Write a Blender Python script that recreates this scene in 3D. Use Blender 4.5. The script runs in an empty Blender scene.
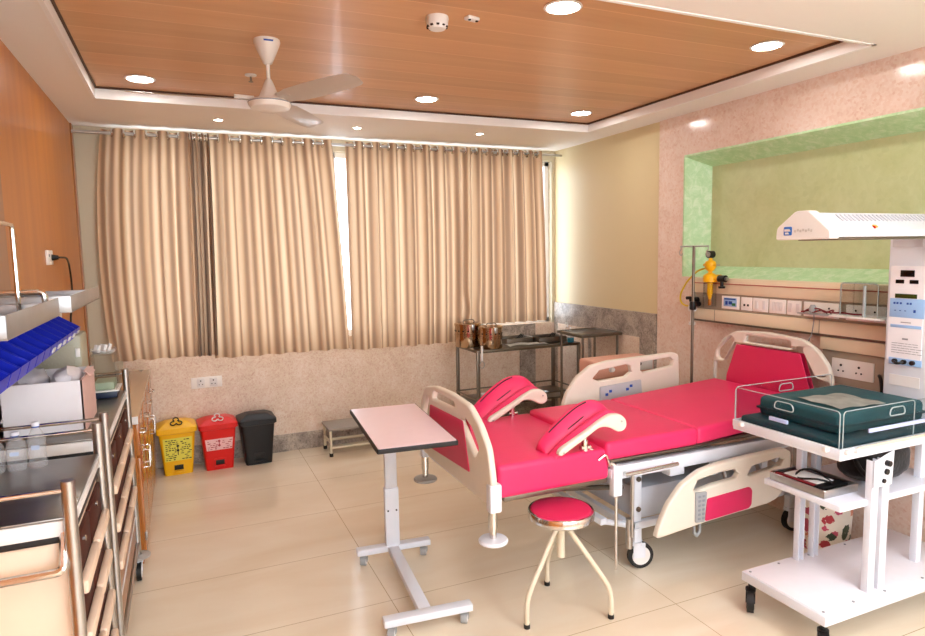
import bpy, bmesh, math, random
from mathutils import Vector, Matrix, Quaternion
random.seed(7)
PI = math.pi
SC = bpy.context.scene
COL = SC.collection

# ------------------------------------------------------------------ materials
def lin(h):
    h = h.lstrip('#')
    v = [int(h[i:i+2], 16)/255 for i in (0, 2, 4)]
    return tuple([c/12.92 if c <= .04045 else ((c+.055)/1.055)**2.4 for c in v]+[1])
MATS = {}
def mat(name, hexc, rough=.5, metal=0., spec=.5, coat=0., emit=None, es=0, var=0., vscale=20., bump=0., bscale=200., trans=0., ior=1.45, sheen=0.):
    if name in MATS: return MATS[name]
    m = bpy.data.materials.new(name); m.use_nodes = True
    nt = m.node_tree; b = nt.nodes['Principled BSDF']
    c = lin(hexc)
    b.inputs['Base Color'].default_value = c
    b.inputs['Roughness'].default_value = rough
    b.inputs['Metallic'].default_value = metal
    b.inputs['Specular IOR Level'].default_value = spec
    b.inputs['Coat Weight'].default_value = coat
    b.inputs['Coat Roughness'].default_value = .08
    b.inputs['Transmission Weight'].default_value = trans
    b.inputs['IOR'].default_value = ior
    b.inputs['Sheen Weight'].default_value = sheen
    if emit:
        b.inputs['Emission Color'].default_value = lin(emit); b.inputs['Emission Strength'].default_value = es
    tc = nt.nodes.new('ShaderNodeTexCoord')
    # every surface gets a little procedural variation of colour
    n = nt.nodes.new('ShaderNodeTexNoise'); n.inputs['Scale'].default_value = vscale; n.inputs['Detail'].default_value = 4
    nt.links.new(tc.outputs['Object'], n.inputs['Vector'])
    mx = nt.nodes.new('ShaderNodeMix'); mx.data_type = 'RGBA'
    v = var if var else .03
    mx.inputs['A'].default_value = tuple([max(0, x*(1-v)) for x in c[:3]]+[1])
    mx.inputs['B'].default_value = tuple([min(1, x*(1+v)) for x in c[:3]]+[1])
    nt.links.new(n.outputs['Fac'], mx.inputs['Factor']); nt.links.new(mx.outputs['Result'], b.inputs['Base Color'])
    if bump:
        n2 = nt.nodes.new('ShaderNodeTexNoise'); n2.inputs['Scale'].default_value = bscale; n2.inputs['Detail'].default_value = 3
        nt.links.new(tc.outputs['Object'], n2.inputs['Vector'])
        bp = nt.nodes.new('ShaderNodeBump'); bp.inputs['Strength'].default_value = bump; bp.inputs['Distance'].default_value = .01
        nt.links.new(n2.outputs['Fac'], bp.inputs['Height']); nt.links.new(bp.outputs['Normal'], b.inputs['Normal'])
    MATS[name] = m; return m

def nodes(name):
    m = bpy.data.materials.new(name); m.use_nodes = True; MATS[name] = m
    nt = m.node_tree; return m, nt, nt.nodes['Principled BSDF']
def N(nt, t, **kw):
    n = nt.nodes.new(t)
    for k, v in kw.items():
        if k in n.inputs: n.inputs[k].default_value = v
        else: setattr(n, k, v)
    return n
def ramp(nt, src, stops):
    r = nt.nodes.new('ShaderNodeValToRGB'); e = r.color_ramp.elements
    e[0].position = stops[0][0]; e[0].color = lin(stops[0][1])
    e[1].position = stops[-1][0]; e[1].color = lin(stops[-1][1])
    for p, c in stops[1:-1]:
        q = e.new(p); q.color = lin(c)
    nt.links.new(src, r.inputs['Fac']); return r

def marble(name, stops, scale=6, rough=.25, speck=.35, vein=None, vscale=1.3, vfac=.5):
    m, nt, b = nodes(name); tc = N(nt, 'ShaderNodeTexCoord')
    n = N(nt, 'ShaderNodeTexNoise', Scale=scale, Detail=10, Roughness=.7, Distortion=.6); nt.links.new(tc.outputs['Object'], n.inputs['Vector'])
    r = ramp(nt, n.outputs['Fac'], stops)
    n2 = N(nt, 'ShaderNodeTexVoronoi', Scale=scale*14); nt.links.new(tc.outputs['Object'], n2.inputs['Vector'])
    mx = N(nt, 'ShaderNodeMix', data_type='RGBA', blend_type='OVERLAY'); mx.inputs['Factor'].default_value = speck
    nt.links.new(r.outputs['Color'], mx.inputs['A']); nt.links.new(n2.outputs['Color'], mx.inputs['B'])
    hs = N(nt, 'ShaderNodeHueSaturation', Saturation=.0); nt.links.new(n2.outputs['Color'], hs.inputs['Color']); nt.links.new(hs.outputs['Color'], mx.inputs['B'])
    out = mx.outputs['Result']
    if vein:
        n3 = N(nt, 'ShaderNodeTexNoise', Scale=vscale, Detail=6, Roughness=.6, Distortion=1.2); nt.links.new(tc.outputs['Object'], n3.inputs['Vector'])
        ma = N(nt, 'ShaderNodeMath', operation='SUBTRACT'); nt.links.new(n3.outputs['Fac'], ma.inputs[0]); ma.inputs[1].default_value = .5
        mb = N(nt, 'ShaderNodeMath', operation='ABSOLUTE'); nt.links.new(ma.outputs[0], mb.inputs[0])
        rr = nt.nodes.new('ShaderNodeMapRange'); rr.inputs['From Min'].default_value = 0; rr.inputs['From Max'].default_value = .012
        rr.inputs['To Min'].default_value = vfac; rr.inputs['To Max'].default_value = 0; nt.links.new(mb.outputs[0], rr.inputs['Value'])
        m2 = N(nt, 'ShaderNodeMix', data_type='RGBA'); nt.links.new(rr.outputs['Result'], m2.inputs['Factor']); nt.links.new(out, m2.inputs['A']); m2.inputs['B'].default_value = lin(vein)
        out = m2.outputs['Result']
    nt.links.new(out, b.inputs['Base Color']); b.inputs['Roughness'].default_value = rough
    return m

def wood(name, c1, c2, axis='Z', scale=3., rough=.35, coat=0., plank=None):
    """grain runs along the given axis; plank = (width, axis letter across which planks repeat)"""
    m, nt, b = nodes(name); tc = N(nt, 'ShaderNodeTexCoord'); mp = N(nt, 'ShaderNodeMapping')
    s = {'X': (.06, 1, 1), 'Y': (1, .06, 1), 'Z': (1, 1, .06)}[axis]
    mp.inputs['Scale'].default_value = s; nt.links.new(tc.outputs['Object'], mp.inputs['Vector'])
    n = N(nt, 'ShaderNodeTexNoise', Scale=scale*14, Detail=8, Roughness=.65, Distortion=.4); nt.links.new(mp.outputs['Vector'], n.inputs['Vector'])
    r = ramp(nt, n.outputs['Fac'], [(.25, c1), (.75, c2)])
    out = r.outputs['Color']
    if plank:
        sx = N(nt, 'ShaderNodeSeparateXYZ'); nt.links.new(tc.outputs['Object'], sx.inputs[0])
        d = N(nt, 'ShaderNodeMath', operation='DIVIDE'); nt.links.new(sx.outputs['XYZ'.index(plank[1])], d.inputs[0]); d.inputs[1].default_value = plank[0]
        f = N(nt, 'ShaderNodeMath', operation='FRACT'); nt.links.new(d.outputs[0], f.inputs[0])
        g = N(nt, 'ShaderNodeMath', operation='LESS_THAN'); nt.links.new(f.outputs[0], g.inputs[0]); g.inputs[1].default_value = plank[2]
        fl = N(nt, 'ShaderNodeMath', operation='FLOOR'); nt.links.new(d.outputs[0], fl.inputs[0])
        wn = N(nt, 'ShaderNodeTexWhiteNoise', noise_dimensions='1D'); nt.links.new(fl.outputs[0], wn.inputs['W'])
        mr = nt.nodes.new('ShaderNodeMapRange'); mr.inputs['To Min'].default_value = .93; mr.inputs['To Max'].default_value = 1.05; nt.links.new(wn.outputs['Value'], mr.inputs['Value'])
        hv = N(nt, 'ShaderNodeHueSaturation'); nt.links.new(out, hv.inputs['Color']); nt.links.new(mr.outputs['Result'], hv.inputs['Value'])
        m2 = N(nt, 'ShaderNodeMix', data_type='RGBA'); nt.links.new(g.outputs[0], m2.inputs['Factor']); nt.links.new(hv.outputs['Color'], m2.inputs['A']); m2.inputs['B'].default_value = lin(plank[3])
        out = m2.outputs['Result']
    nt.links.new(out, b.inputs['Base Color']); b.inputs['Roughness'].default_value = rough
    b.inputs['Coat Weight'].default_value = coat; b.inputs['Coat Roughness'].default_value = .1
    return m

M = {}
def setup_mats():
    M['white'] = mat('white_paint', 'e6e4e2', .35)
    M['white_metal'] = mat('white_powder_coat', 'dee3ec', .3, spec=.5)
    M['cream_plastic'] = mat('cream_plastic', 'e2dacb', .35)
    M['cream_metal'] = mat('cream_enamel', 'dcd2ba', .35)
    M['cream_panel'] = mat('cream_laminate', 'e3cdb4', .35)
    M['pink'] = mat('crimson_rexine', 'e62e66', .42, var=.05, vscale=6, bump=.08, bscale=30)
    M['pink_dark'] = mat('crimson_panel', 'd42a5c', .35)
    M['black'] = mat('black_rubber', '141414', .5)
    M['black_cloth'] = mat('black_fabric', '0e0f12', .85, sheen=.2, bump=.3, bscale=60)
    M['black_plastic'] = mat('black_plastic', '0b0b0d', .4, var=.1)
    M['chrome'] = mat('polished_chrome', 'd8d6d2', .14, 1.)
    M['steel'] = mat('brushed_steel', 'b9b8b6', .3, 1., var=.08, vscale=60)
    M['steel_sheet'] = mat('dull_steel_sheet', 'a6a7a8', .36, .85, var=.10, vscale=18)
    M['dark_steel'] = mat('worn_steel_frame', '7d7468', .38, .9, var=.15, vscale=30)
    M['rack_top'] = mat('rack_steel_top', '6d6355', .3, .8, var=.2, vscale=10)
    M['grey_plastic'] = mat('grey_plastic', '9fa2a3', .5)
    M['grey_disc'] = mat('grey_rubber_disc', 'a8a6a2', .5)
    M['yellow'] = mat('yellow_plastic', 'f2b807', .38, var=.04)
    M['yellow_label'] = mat('pale_yellow_label', 'e6dc55', .5)
    M['red'] = mat('red_plastic', 'd8150f', .38, var=.04)
    M['pink_label'] = mat('pale_pink_label', 'f0c4c4', .5)
    M['blue'] = mat('blue_bin_plastic', '0f23b8', .35, var=.1)
    M['blue_light'] = mat('light_blue_panel', '9cc3ef', .4)
    M['blue_logo'] = mat('blue_emblem', '2c6fc4', .35)
    M['dark_blue'] = mat('dark_blue_plastic', '1d2a44', .4)
    M['teal'] = mat('dark_teal_cover', '0a4a52', .55, var=.12, vscale=8, bump=.25, bscale=14)
    M['teal_dark'] = mat('dark_teal_mattress', '0b3a44', .55, var=.12, vscale=8)
    M['ink'] = mat('black_ink', '15130f', .6)
    M['ink_grey'] = mat('grey_ink', '8d8f96', .6)
    M['ink_blue'] = mat('blue_ink', '1f4ea8', .5)
    M['screen'] = mat('black_display', '050507', .15)
    M['lcd'] = mat('olive_lcd', '2f3a10', .25)
    M['tabletop'] = mat('pale_pink_laminate', 'f0d6de', .3, coat=.2)
    M['concrete'] = mat('grey_step_tread', '9d948a', .6, var=.12, vscale=60)
    M['trunk'] = mat('beige_trunking', 'eadcbf', .4)
    M['trunk_grey'] = mat('grey_trunking', 'a99d8b', .45)
    M['trunk_red'] = mat('red_line', 'b8685a', .5)
    M['switch'] = mat('white_switch_plate', 'f6f3ee', .3)
    M['box_white'] = mat('white_carton', 'e8e6ea', .6, var=.04, vscale=12)
    M['box_pink'] = mat('blush_carton_edge', 'd6b3ac', .7, var=.1)
    M['green_grey'] = mat('grey_green_cabinet', 'a5a38e', .4, var=.04)
    M['pale_green'] = mat('pale_green_pad', 'a9b79c', .5)
    M['brown'] = mat('dark_brown_drawer', '43180f', .6, spec=.25, var=.15, vscale=12)
    M['handle_cream'] = mat('cream_handle', 'e8cdb4', .4)
    M['beige_wall'] = mat('warm_beige_paint', 'dac99e', .45, var=.015, vscale=2)
    M['beige_left'] = mat('pale_beige_paint', 'c9c0a8', .55, var=.015, vscale=2)
    M['ceiling'] = mat('ceiling_paint', 'f0ebe4', .7, var=.01)
    M['white_trim'] = mat('white_gloss_trim', 'f2f0ee', .4)
    M['paper'] = mat('white_paper', 'efeeec', .7)
    M['cord_red'] = mat('dark_red_cord', '7d1722', .5)
    M['hose'] = mat('yellow_hose', 'e2c227', .45)
    M['soap_blue'] = mat('blue_liquid', '2b7f96', .2)
    M['brass'] = mat('warm_polished_steel', 'bda489', .12, 1.)
    m, nt, b = nodes('flower_printed_tin'); tc = N(nt, 'ShaderNodeTexCoord'); vo = N(nt, 'ShaderNodeTexVoronoi', Scale=15., Randomness=1.); nt.links.new(tc.outputs['Object'], vo.inputs['Vector'])
    n = N(nt, 'ShaderNodeTexNoise', Scale=60, Detail=2); nt.links.new(tc.outputs['Object'], n.inputs['Vector'])
    ad = N(nt, 'ShaderNodeMath', operation='MULTIPLY_ADD'); nt.links.new(n.outputs['Fac'], ad.inputs[0]); ad.inputs[1].default_value = .5; nt.links.new(vo.outputs['Distance'], ad.inputs[2])
    lt = N(nt, 'ShaderNodeMath', operation='LESS_THAN'); nt.links.new(ad.outputs[0], lt.inputs[0]); lt.inputs[1].default_value = .66
    sp = N(nt, 'ShaderNodeSeparateColor'); nt.links.new(vo.outputs['Color'], sp.inputs[0])
    rc = ramp(nt, sp.outputs[0], [(0, 'c2506a'), (.3, 'b43b45'), (.6, 'd98a6a'), (.75, '3d4a38')]); rc.color_ramp.interpolation = 'CONSTANT'
    mx = N(nt, 'ShaderNodeMix', data_type='RGBA'); nt.links.new(lt.outputs[0], mx.inputs['Factor']); mx.inputs['A'].default_value = lin('f0e6d8'); nt.links.new(rc.outputs['Color'], mx.inputs['B']); nt.links.new(mx.outputs['Result'], b.inputs['Base Color'])
    M['floral_base'] = m
    M['leaf_red'] = mat('rose_print', 'b43b45', .5)
    M['leaf_green'] = mat('dark_green_print', '3d4a38', .5)
    M['peach'] = mat('peach_plastic', 'd9a08c', .45)
    M['fan_white'] = mat('fan_enamel', 'e4ddd4', .3, coat=.3)
    M['lamp'] = mat('lit_lamp_diffuser', 'ffffff', .5, emit='fbfaf6', es=55)
    M['lamp_small'] = mat('lit_small_lamp', 'ffffff', .5, emit='fff6e8', es=30)
    M['fill_panel'] = mat('added_fill_panel_glow', 'ffffff', .5, emit='f0f5ff', es=9.0)  # glow of the added, unseen fill panels
    M['frame_alu'] = mat('window_frame_white', 'f2f3f4', .4)
    M['wood_ceiling'] = wood('ceiling_wood_planks', 'c89266', 'd6a474', 'X', .8, .42, .08, plank=(.21, 'Y', .035, 'e0b080'))
    M['wood_wall'] = wood('orange_laminate', 'b0620f', 'c97b1c', 'Z', .5, .32, .15)
    M['wood_dark'] = wood('brown_laminate', '8a5632', 'a46c44', 'Z', .7, .3, .2)
    M['wood_cup'] = wood('cupboard_laminate', 'a8642c', 'c07c3e', 'Z', .7, .25, .4)
    M['wood_counter'] = wood('counter_laminate', 'b89a78', 'c8ac8a', 'Y', .6, .25, .3)
    M['marble_pink'] = marble('pink_beige_marble', [(.3, 'd2b6a2'), (.5, 'dcc2ae'), (.7, 'e6d0bd')], 7, .25, .28, 'ecdccc', .9, .15)
    M['marble_rose'] = marble('rose_marble_slab', [(.3, 'dcbdac'), (.5, 'e4c8b7'), (.72, 'ebd4c4')], 5, .16, .22, 'f2e4d6', .9, .12)
    M['marble_grey'] = marble('grey_mottled_marble', [(.3, '6d635c'), (.5, '978c82'), (.7, 'b5a99c')], 7, .36, .4, '5b5450', 2.2, .5)
    M['niche_back'] = marble('olive_green_plaster', [(.3, 'b8c28c'), (.5, 'c1ca99'), (.7, 'cad3a6')], 2.5, .35, .05)
    M['niche_side'] = marble('mint_leaf_paper', [(.40, 'b2dca8'), (.5, 'bde2b2'), (.60, 'd2ecc8')], 16, .35, .05)
    # floor tiles
    m, nt, b = nodes('cream_floor_tiles'); tc = N(nt, 'ShaderNodeTexCoord'); mp = N(nt, 'ShaderNodeMapping')
    mp.inputs['Location'].default_value = (-.881, -2.35, 0); nt.links.new(tc.outputs['Object'], mp.inputs['Vector'])
    br = N(nt, 'ShaderNodeTexBrick', offset=0.); br.inputs['Scale'].default_value = 1; br.inputs['Brick Width'].default_value = 1.265; br.inputs['Row Height'].default_value = .6375
    br.inputs['Mortar Size'].default_value = .0022; br.inputs['Mortar Smooth'].default_value = .2
    nt.links.new(mp.outputs['Vector'], br.inputs['Vector'])
    n = N(nt, 'ShaderNodeTexNoise', Scale=1.6, Detail=5, Roughness=.55, Distortion=.8)
    mp2 = N(nt, 'ShaderNodeMapping'); mp2.inputs['Scale'].default_value = (.5, 2, 1); nt.links.new(tc.outputs['Object'], mp2.inputs['Vector']); nt.links.new(mp2.outputs['Vector'], n.inputs['Vector'])
    r = ramp(nt, n.outputs['Fac'], [(.3, 'e6d5ba'), (.5, 'ebddc5'), (.7, 'f0e5d0')])
    nt.links.new(r.outputs['Color'], br.inputs['Color1']); nt.links.new(r.outputs['Color'], br.inputs['Color2']); br.inputs['Mortar'].default_value = lin('b9a27c')
    nt.links.new(br.outputs['Color'], b.inputs['Base Color']); b.inputs['Roughness'].default_value = .16
    b.inputs['Specular IOR Level'].default_value = .5
    M['floor'] = m
    # curtain fabric: narrow woven stripes, part of the daylight passes
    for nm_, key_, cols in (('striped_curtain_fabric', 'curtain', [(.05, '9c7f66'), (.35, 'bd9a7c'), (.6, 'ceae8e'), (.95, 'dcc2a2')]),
                            ('striped_curtain_darker', 'curtain_dark', [(.05, '7c6655'), (.4, 'a88a70'), (.7, 'bd9d80'), (.95, 'ccae90')])):  # darker set of stripe colours for the bunched panel
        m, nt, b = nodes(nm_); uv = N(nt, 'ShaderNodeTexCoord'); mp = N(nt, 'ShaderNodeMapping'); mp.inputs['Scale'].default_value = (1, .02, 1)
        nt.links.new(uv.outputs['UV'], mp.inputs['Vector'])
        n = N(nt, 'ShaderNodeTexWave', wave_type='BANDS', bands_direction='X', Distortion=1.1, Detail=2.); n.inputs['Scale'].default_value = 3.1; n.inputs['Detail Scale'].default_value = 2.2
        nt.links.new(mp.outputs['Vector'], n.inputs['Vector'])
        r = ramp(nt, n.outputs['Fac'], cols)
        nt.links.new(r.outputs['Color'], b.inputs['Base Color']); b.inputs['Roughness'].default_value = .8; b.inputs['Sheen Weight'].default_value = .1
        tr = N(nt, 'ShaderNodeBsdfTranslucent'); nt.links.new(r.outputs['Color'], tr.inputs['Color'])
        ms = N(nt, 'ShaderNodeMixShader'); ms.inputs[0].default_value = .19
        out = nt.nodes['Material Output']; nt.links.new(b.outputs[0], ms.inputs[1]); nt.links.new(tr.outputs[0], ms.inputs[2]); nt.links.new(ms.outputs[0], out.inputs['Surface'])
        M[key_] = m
    # clear sheet plastics
    for nm, tint, fac in (('acrylic', (.965, .975, .975, 1), .015), ('pvc', (.95, .96, .97, 1), .12), ('window_glass', (.96, .98, 1, 1), .06)):
        m, nt, b = nodes('clear_'+nm); t = N(nt, 'ShaderNodeBsdfTransparent'); t.inputs['Color'].default_value = tint
        b.inputs['Base Color'].default_value = (.85, .88, .9, 1) if nm == 'pvc' else (.02, .025, .025, 1); b.inputs['Roughness'].default_value = .05
        ms = N(nt, 'ShaderNodeMixShader'); lw = N(nt, 'ShaderNodeLayerWeight'); lw.inputs['Blend'].default_value = .35
        mr = nt.nodes.new('ShaderNodeMapRange'); mr.inputs['To Min'].default_value = fac; mr.inputs['To Max'].default_value = min(1, fac+.22)
        nt.links.new(lw.outputs['Facing'], mr.inputs['Value']); nt.links.new(mr.outputs['Result'], ms.inputs[0])
        nt.links.new(t.outputs[0], ms.inputs[1]); nt.links.new(b.outputs[0], ms.inputs[2]); nt.links.new(ms.outputs[0], nt.nodes['Material Output'].inputs['Surface'])
        M[nm] = m
setup_mats()

# ------------------------------------------------------------------ mesh builder
def fillet(pts, r, n=5, closed=False):
    pts = [Vector(p) for p in pts]; out = []
    L = len(pts)
    for i, p in enumerate(pts):
        if not closed and i in (0, L-1): out.append(p); continue
        a, b = pts[(i-1) % L], pts[(i+1) % L]
        da, db = (a-p), (b-p); ra = min(r, da.length*.49); rb = min(r, db.length*.49)
        if da.length < 1e-6 or db.length < 1e-6: out.append(p); continue
        q0, q1 = p+da.normalized()*ra, p+db.normalized()*rb
        for k in range(n+1):
            t = k/n; out.append(q0*(1-t)**2+p*2*t*(1-t)+q1*t*t)
    return out

class MB:
    def __init__(s): s.bm = bmesh.new()
    def _xf(s, vs, rot, c):
        for v in vs:
            co = v.co
            if rot is not None: co = rot @ co
            v.co = co+Vector(c)
    def box(s, c, sz, bev=0., rot=None, seg=2):
        r = bmesh.ops.create_cube(s.bm, size=1); vs = r['verts']
        for v in vs: v.co = Vector((v.co.x*sz[0], v.co.y*sz[1], v.co.z*sz[2]))
        if isinstance(rot, (tuple, list)):
            from mathutils import Euler
            rot = Euler(rot).to_matrix()
        s._xf(vs, rot, c)
        if bev > 0:
            es = list({e for v in vs for e in v.link_edges})
            bmesh.ops.bevel(s.bm, geom=es, offset=min(bev, min(sz)*.49), segments=seg, profile=.5, affect='EDGES')
        return s
    def bb(s, x0, x1, y0, y1, z0, z1, bev=0., seg=2):
        return s.box(((x0+x1)/2, (y0+y1)/2, (z0+z1)/2), (abs(x1-x0), abs(y1-y0), abs(z1-z0)), bev, None, seg)
    def cyl(s, p0, p1, r, seg=16, r2=None, caps=True):
        p0, p1 = Vector(p0), Vector(p1); d = p1-p0
        res = bmesh.ops.create_cone(s.bm, cap_ends=caps, segments=seg, radius1=r, radius2=r if r2 is None else r2, depth=d.length)
        q = Vector((0, 0, 1)).rotation_difference(d.normalized()).to_matrix() if d.length > 1e-9 else None
        s._xf(res['verts'], q, (p0+p1)/2); return s
    def tube(s, pts, r, seg=8, closed=False, fl=0., n=4, caps=True):
        if fl: pts = fillet(pts, fl, n, closed)
        pts = [Vector(p) for p in pts]; L = len(pts); rings = []; nrm = None
        for i in range(L):
            if closed: t = (pts[(i+1) % L]-pts[i-1])
            else: t = pts[min(i+1, L-1)]-pts[max(i-1, 0)]
            t = t.normalized() if t.length > 1e-9 else Vector((0, 0, 1))
            if nrm is None:
                nrm = t.orthogonal().normalized()
            else:
                nrm = (nrm-t*nrm.dot(t)); nrm = nrm.normalized() if nrm.length > 1e-6 else t.orthogonal().normalized()
            bn = t.cross(nrm)
            rr = r[i] if isinstance(r, (list, tuple)) else r
            rings.append([s.bm.verts.new(pts[i]+(nrm*math.cos(2*PI*k/seg)+bn*math.sin(2*PI*k/seg))*rr) for k in range(seg)])
        for i in range(L if closed else L-1):
            A, B = rings[i], rings[(i+1) % L]
            for k in range(seg):
                s.bm.faces.new((A[k], A[(k+1) % seg], B[(k+1) % seg], B[k]))
        if not closed and caps:
            s.bm.faces.new(rings[0][::-1]); s.bm.faces.new(rings[-1])
        return s
    def lathe(s, prof, c=(0, 0, 0), seg=28, rot=None):
        rings = []; new = []
        for r, z in prof:
            if r < 1e-6:
                v = s.bm.verts.new((0, 0, z)); rings.append([v]); new.append(v)
            else:
                ring = [s.bm.verts.new((r*math.cos(2*PI*k/seg), r*math.sin(2*PI*k/seg), z)) for k in range(seg)]; rings.append(ring); new += ring
        for A, B in zip(rings, rings[1:]):
            for k in range(seg):
                a0, a1 = A[k % len(A)], A[(k+1) % len(A)]; b0, b1 = B[k % len(B)], B[(k+1) % len(B)]
                f = [a0, a1, b1, b0]; g = []
                for v in f:
                    if v not in g: g.append(v)
                if len(g) > 2:
                    try: s.bm.faces.new(g)
                    except ValueError: pass
        s._xf(new, rot, c); return s
    def plate(s, loops, plane, pos, th, bev=0., rnd=0., n=5):
        """flat board with holes: loops in 2-D, plane 'xz','yz','xy'; pos = coordinate of its middle"""
        cu = bpy.data.curves.new('tmp', 'CURVE'); cu.dimensions = '2D'; cu.fill_mode = 'BOTH'
        cu.extrude = max(th/2-bev, 1e-4); cu.bevel_depth = bev; cu.bevel_resolution = 2; cu.offset = -bev
        for lp in loops:
            q = fillet([(a, b, 0) for a, b in lp], rnd, n, True) if rnd else [Vector((a, b, 0)) for a, b in lp]
            sp = cu.splines.new('POLY'); sp.points.add(len(q)-1)
            for p, v in zip(sp.points, q): p.co = (v.x, v.y, 0, 1)
            sp.use_cyclic_u = True
        return s._curve(cu, plane, pos)
    def _curve(s, cu, plane, pos):
        ob = bpy.data.objects.new('tmp', cu); COL.objects.link(ob)
        bpy.context.view_layer.update()
        me = bpy.data.meshes.new_from_object(ob.evaluated_get(bpy.context.evaluated_depsgraph_get()))
        n0 = len(s.bm.verts); s.bm.from_mesh(me); s.bm.verts.ensure_lookup_table()
        for v in s.bm.verts[n0:]:
            a, b, c = v.co
            v.co = {'xz': Vector((a, pos-c, b)), 'yz': Vector((pos+c, a, b)), 'xy': Vector((a, b, pos+c)), 'yz-': Vector((pos-c, -a, b))}[plane]
        bpy.data.objects.remove(ob); bpy.data.curves.remove(cu); bpy.data.meshes.remove(me)
        return s
    def quad(s, vs):
        s.bm.faces.new([s.bm.verts.new(v) for v in vs]); return s
    def prism(s, poly, plane, a, b):
        """extrude a 2-D polygon between coordinates a and b on the remaining axis"""
        f = {'yz': lambda p, t: (t, p[0], p[1]), 'xz': lambda p, t: (p[0], t, p[1]), 'xy': lambda p, t: (p[0], p[1], t)}[plane]
        A = [s.bm.verts.new(f(p, a)) for p in poly]; B = [s.bm.verts.new(f(p, b)) for p in poly]; n = len(poly)
        s.bm.faces.new(A); s.bm.faces.new(B[::-1])
        for i in range(n): s.bm.faces.new((A[i], B[i], B[(i+1) % n], A[(i+1) % n]))
        return s
    def grid(s, P, thick=0.):
        """P[i][j] points -> sheet (closed solid when thick)"""
        V = [[s.bm.verts.new(p) for p in row] for row in P]; fs = []
        for i in range(len(V)-1):
            for j in range(len(V[0])-1): fs.append(s.bm.faces.new((V[i][j], V[i+1][j], V[i+1][j+1], V[i][j+1])))
        if thick: 
            bmesh.ops.solidify(s.bm, geom=fs, thickness=thick)
        return s
    def build(s, name, m, parent=None, smooth=True, loc=None, angle=35, sub=0):
        bmesh.ops.recalc_face_normals(s.bm, faces=s.bm.faces)
        off = Vector((0, 0, 0))
        if parent is not None: off = Vector(parent.get('_o', (0, 0, 0)))
        elif loc is not None: off = Vector(loc)
        if off.length: bmesh.ops.translate(s.bm, verts=s.bm.verts, vec=-off)
        me = bpy.data.meshes.new(name); s.bm.to_mesh(me); s.bm.free()
        if smooth:
            me.polygons.foreach_set('use_smooth', [True]*len(me.polygons))
            me.set_sharp_from_angle(angle=math.radians(angle))
        me.materials.append(m)
        o = bpy.data.objects.new(name, me); COL.objects.link(o)
        if sub:
            md = o.modifiers.new('Subdivision', 'SUBSURF'); md.levels = sub; md.render_levels = sub
        if parent is not None:
            o.parent = parent
            if '_o' in parent: o['_o'] = tuple(parent['_o'])
        elif loc is not None: o.location = loc
        return o

def tag(o, label=None, cat=None, group=None, kind=None):
    if label: o['label'] = label
    if cat: o['category'] = cat
    if group: o['group'] = group
    if kind: o['kind'] = kind
    return o
def thing(name, label, cat, loc=(0, 0, 0), rz=0., group=None, local=False):
    """Empty at a thing's base. Parts are written in room coordinates unless local."""
    o = bpy.data.objects.new(name, None); COL.objects.link(o); o.empty_display_size = .1
    o.location = loc; o.rotation_euler = (0, 0, rz)
    if not local and not rz: o['_o'] = tuple(loc)
    return tag(o, label, cat, group)
def struct(mb, name, m, smooth=False):
    return tag(mb.build(name, m, None, smooth), kind='structure')
def dup(root, loc, rz=None, label=None):
    r = root.copy(); COL.objects.link(r); r.location = loc
    if rz is not None: r.rotation_euler = (0, 0, rz)
    if label: r['label'] = label
    def rec(a, b):
        for ch in a.children:
            c = ch.copy(); COL.objects.link(c); c.parent = b; rec(ch, c)
    rec(root, r); return r
def caster(parent, x, y, r, top, fork_m, wheel_m, rz=0., hub_m=None, w=.022):
    """swivel castor hanging below height `top`, wheel standing on the floor"""
    c, s_ = math.cos(rz), math.sin(rz)
    ox, oy = x-c*r*.35, y-s_*r*.35
    f = MB(); f.cyl((x, y, r*1.9), (x, y, top), r*.22)
    f.cyl((x, y, r*1.85), (x, y, r*2.1), r*.45)
    for sg in (-1, 1):
        cx, cy = ox-s_*sg*(w/2+.004), oy+c*sg*(w/2+.004)
        from mathutils import Euler
        f.box(((cx+x-s_*sg*(w/2+.004))/2, (cy+y+c*sg*(w/2+.004))/2, r*1.45), (r*.9, .004, r*1.1), .002, (0, 0, rz))
    fk = f.build('caster', fork_m, parent)
    a = (ox+s_*w/2, oy-c*w/2, r); b = (ox-s_*w/2, oy+c*w/2, r)
    wo = MB().cyl(a, b, r, 24).build('wheel', wheel_m, fk)
    if hub_m:
        a2 = (ox+s_*(w/2+.002), oy-c*(w/2+.002), r); b2 = (ox-s_*(w/2+.002), oy+c*(w/2+.002), r)
        MB().cyl(a2, b2, r*.72, 24).build('hub', hub_m, fk)
    return fk

# ------------------------------------------------------------------ room
XL, XR, YB, ZC, ZW = -.70, 3.59, 5.79, 2.76, 2.83
YN = -2.2
struct(MB().bb(XL-.2, XR+.5, YN-.2, YB+.2, -.1, 0), 'floor', M['floor'])
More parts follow.
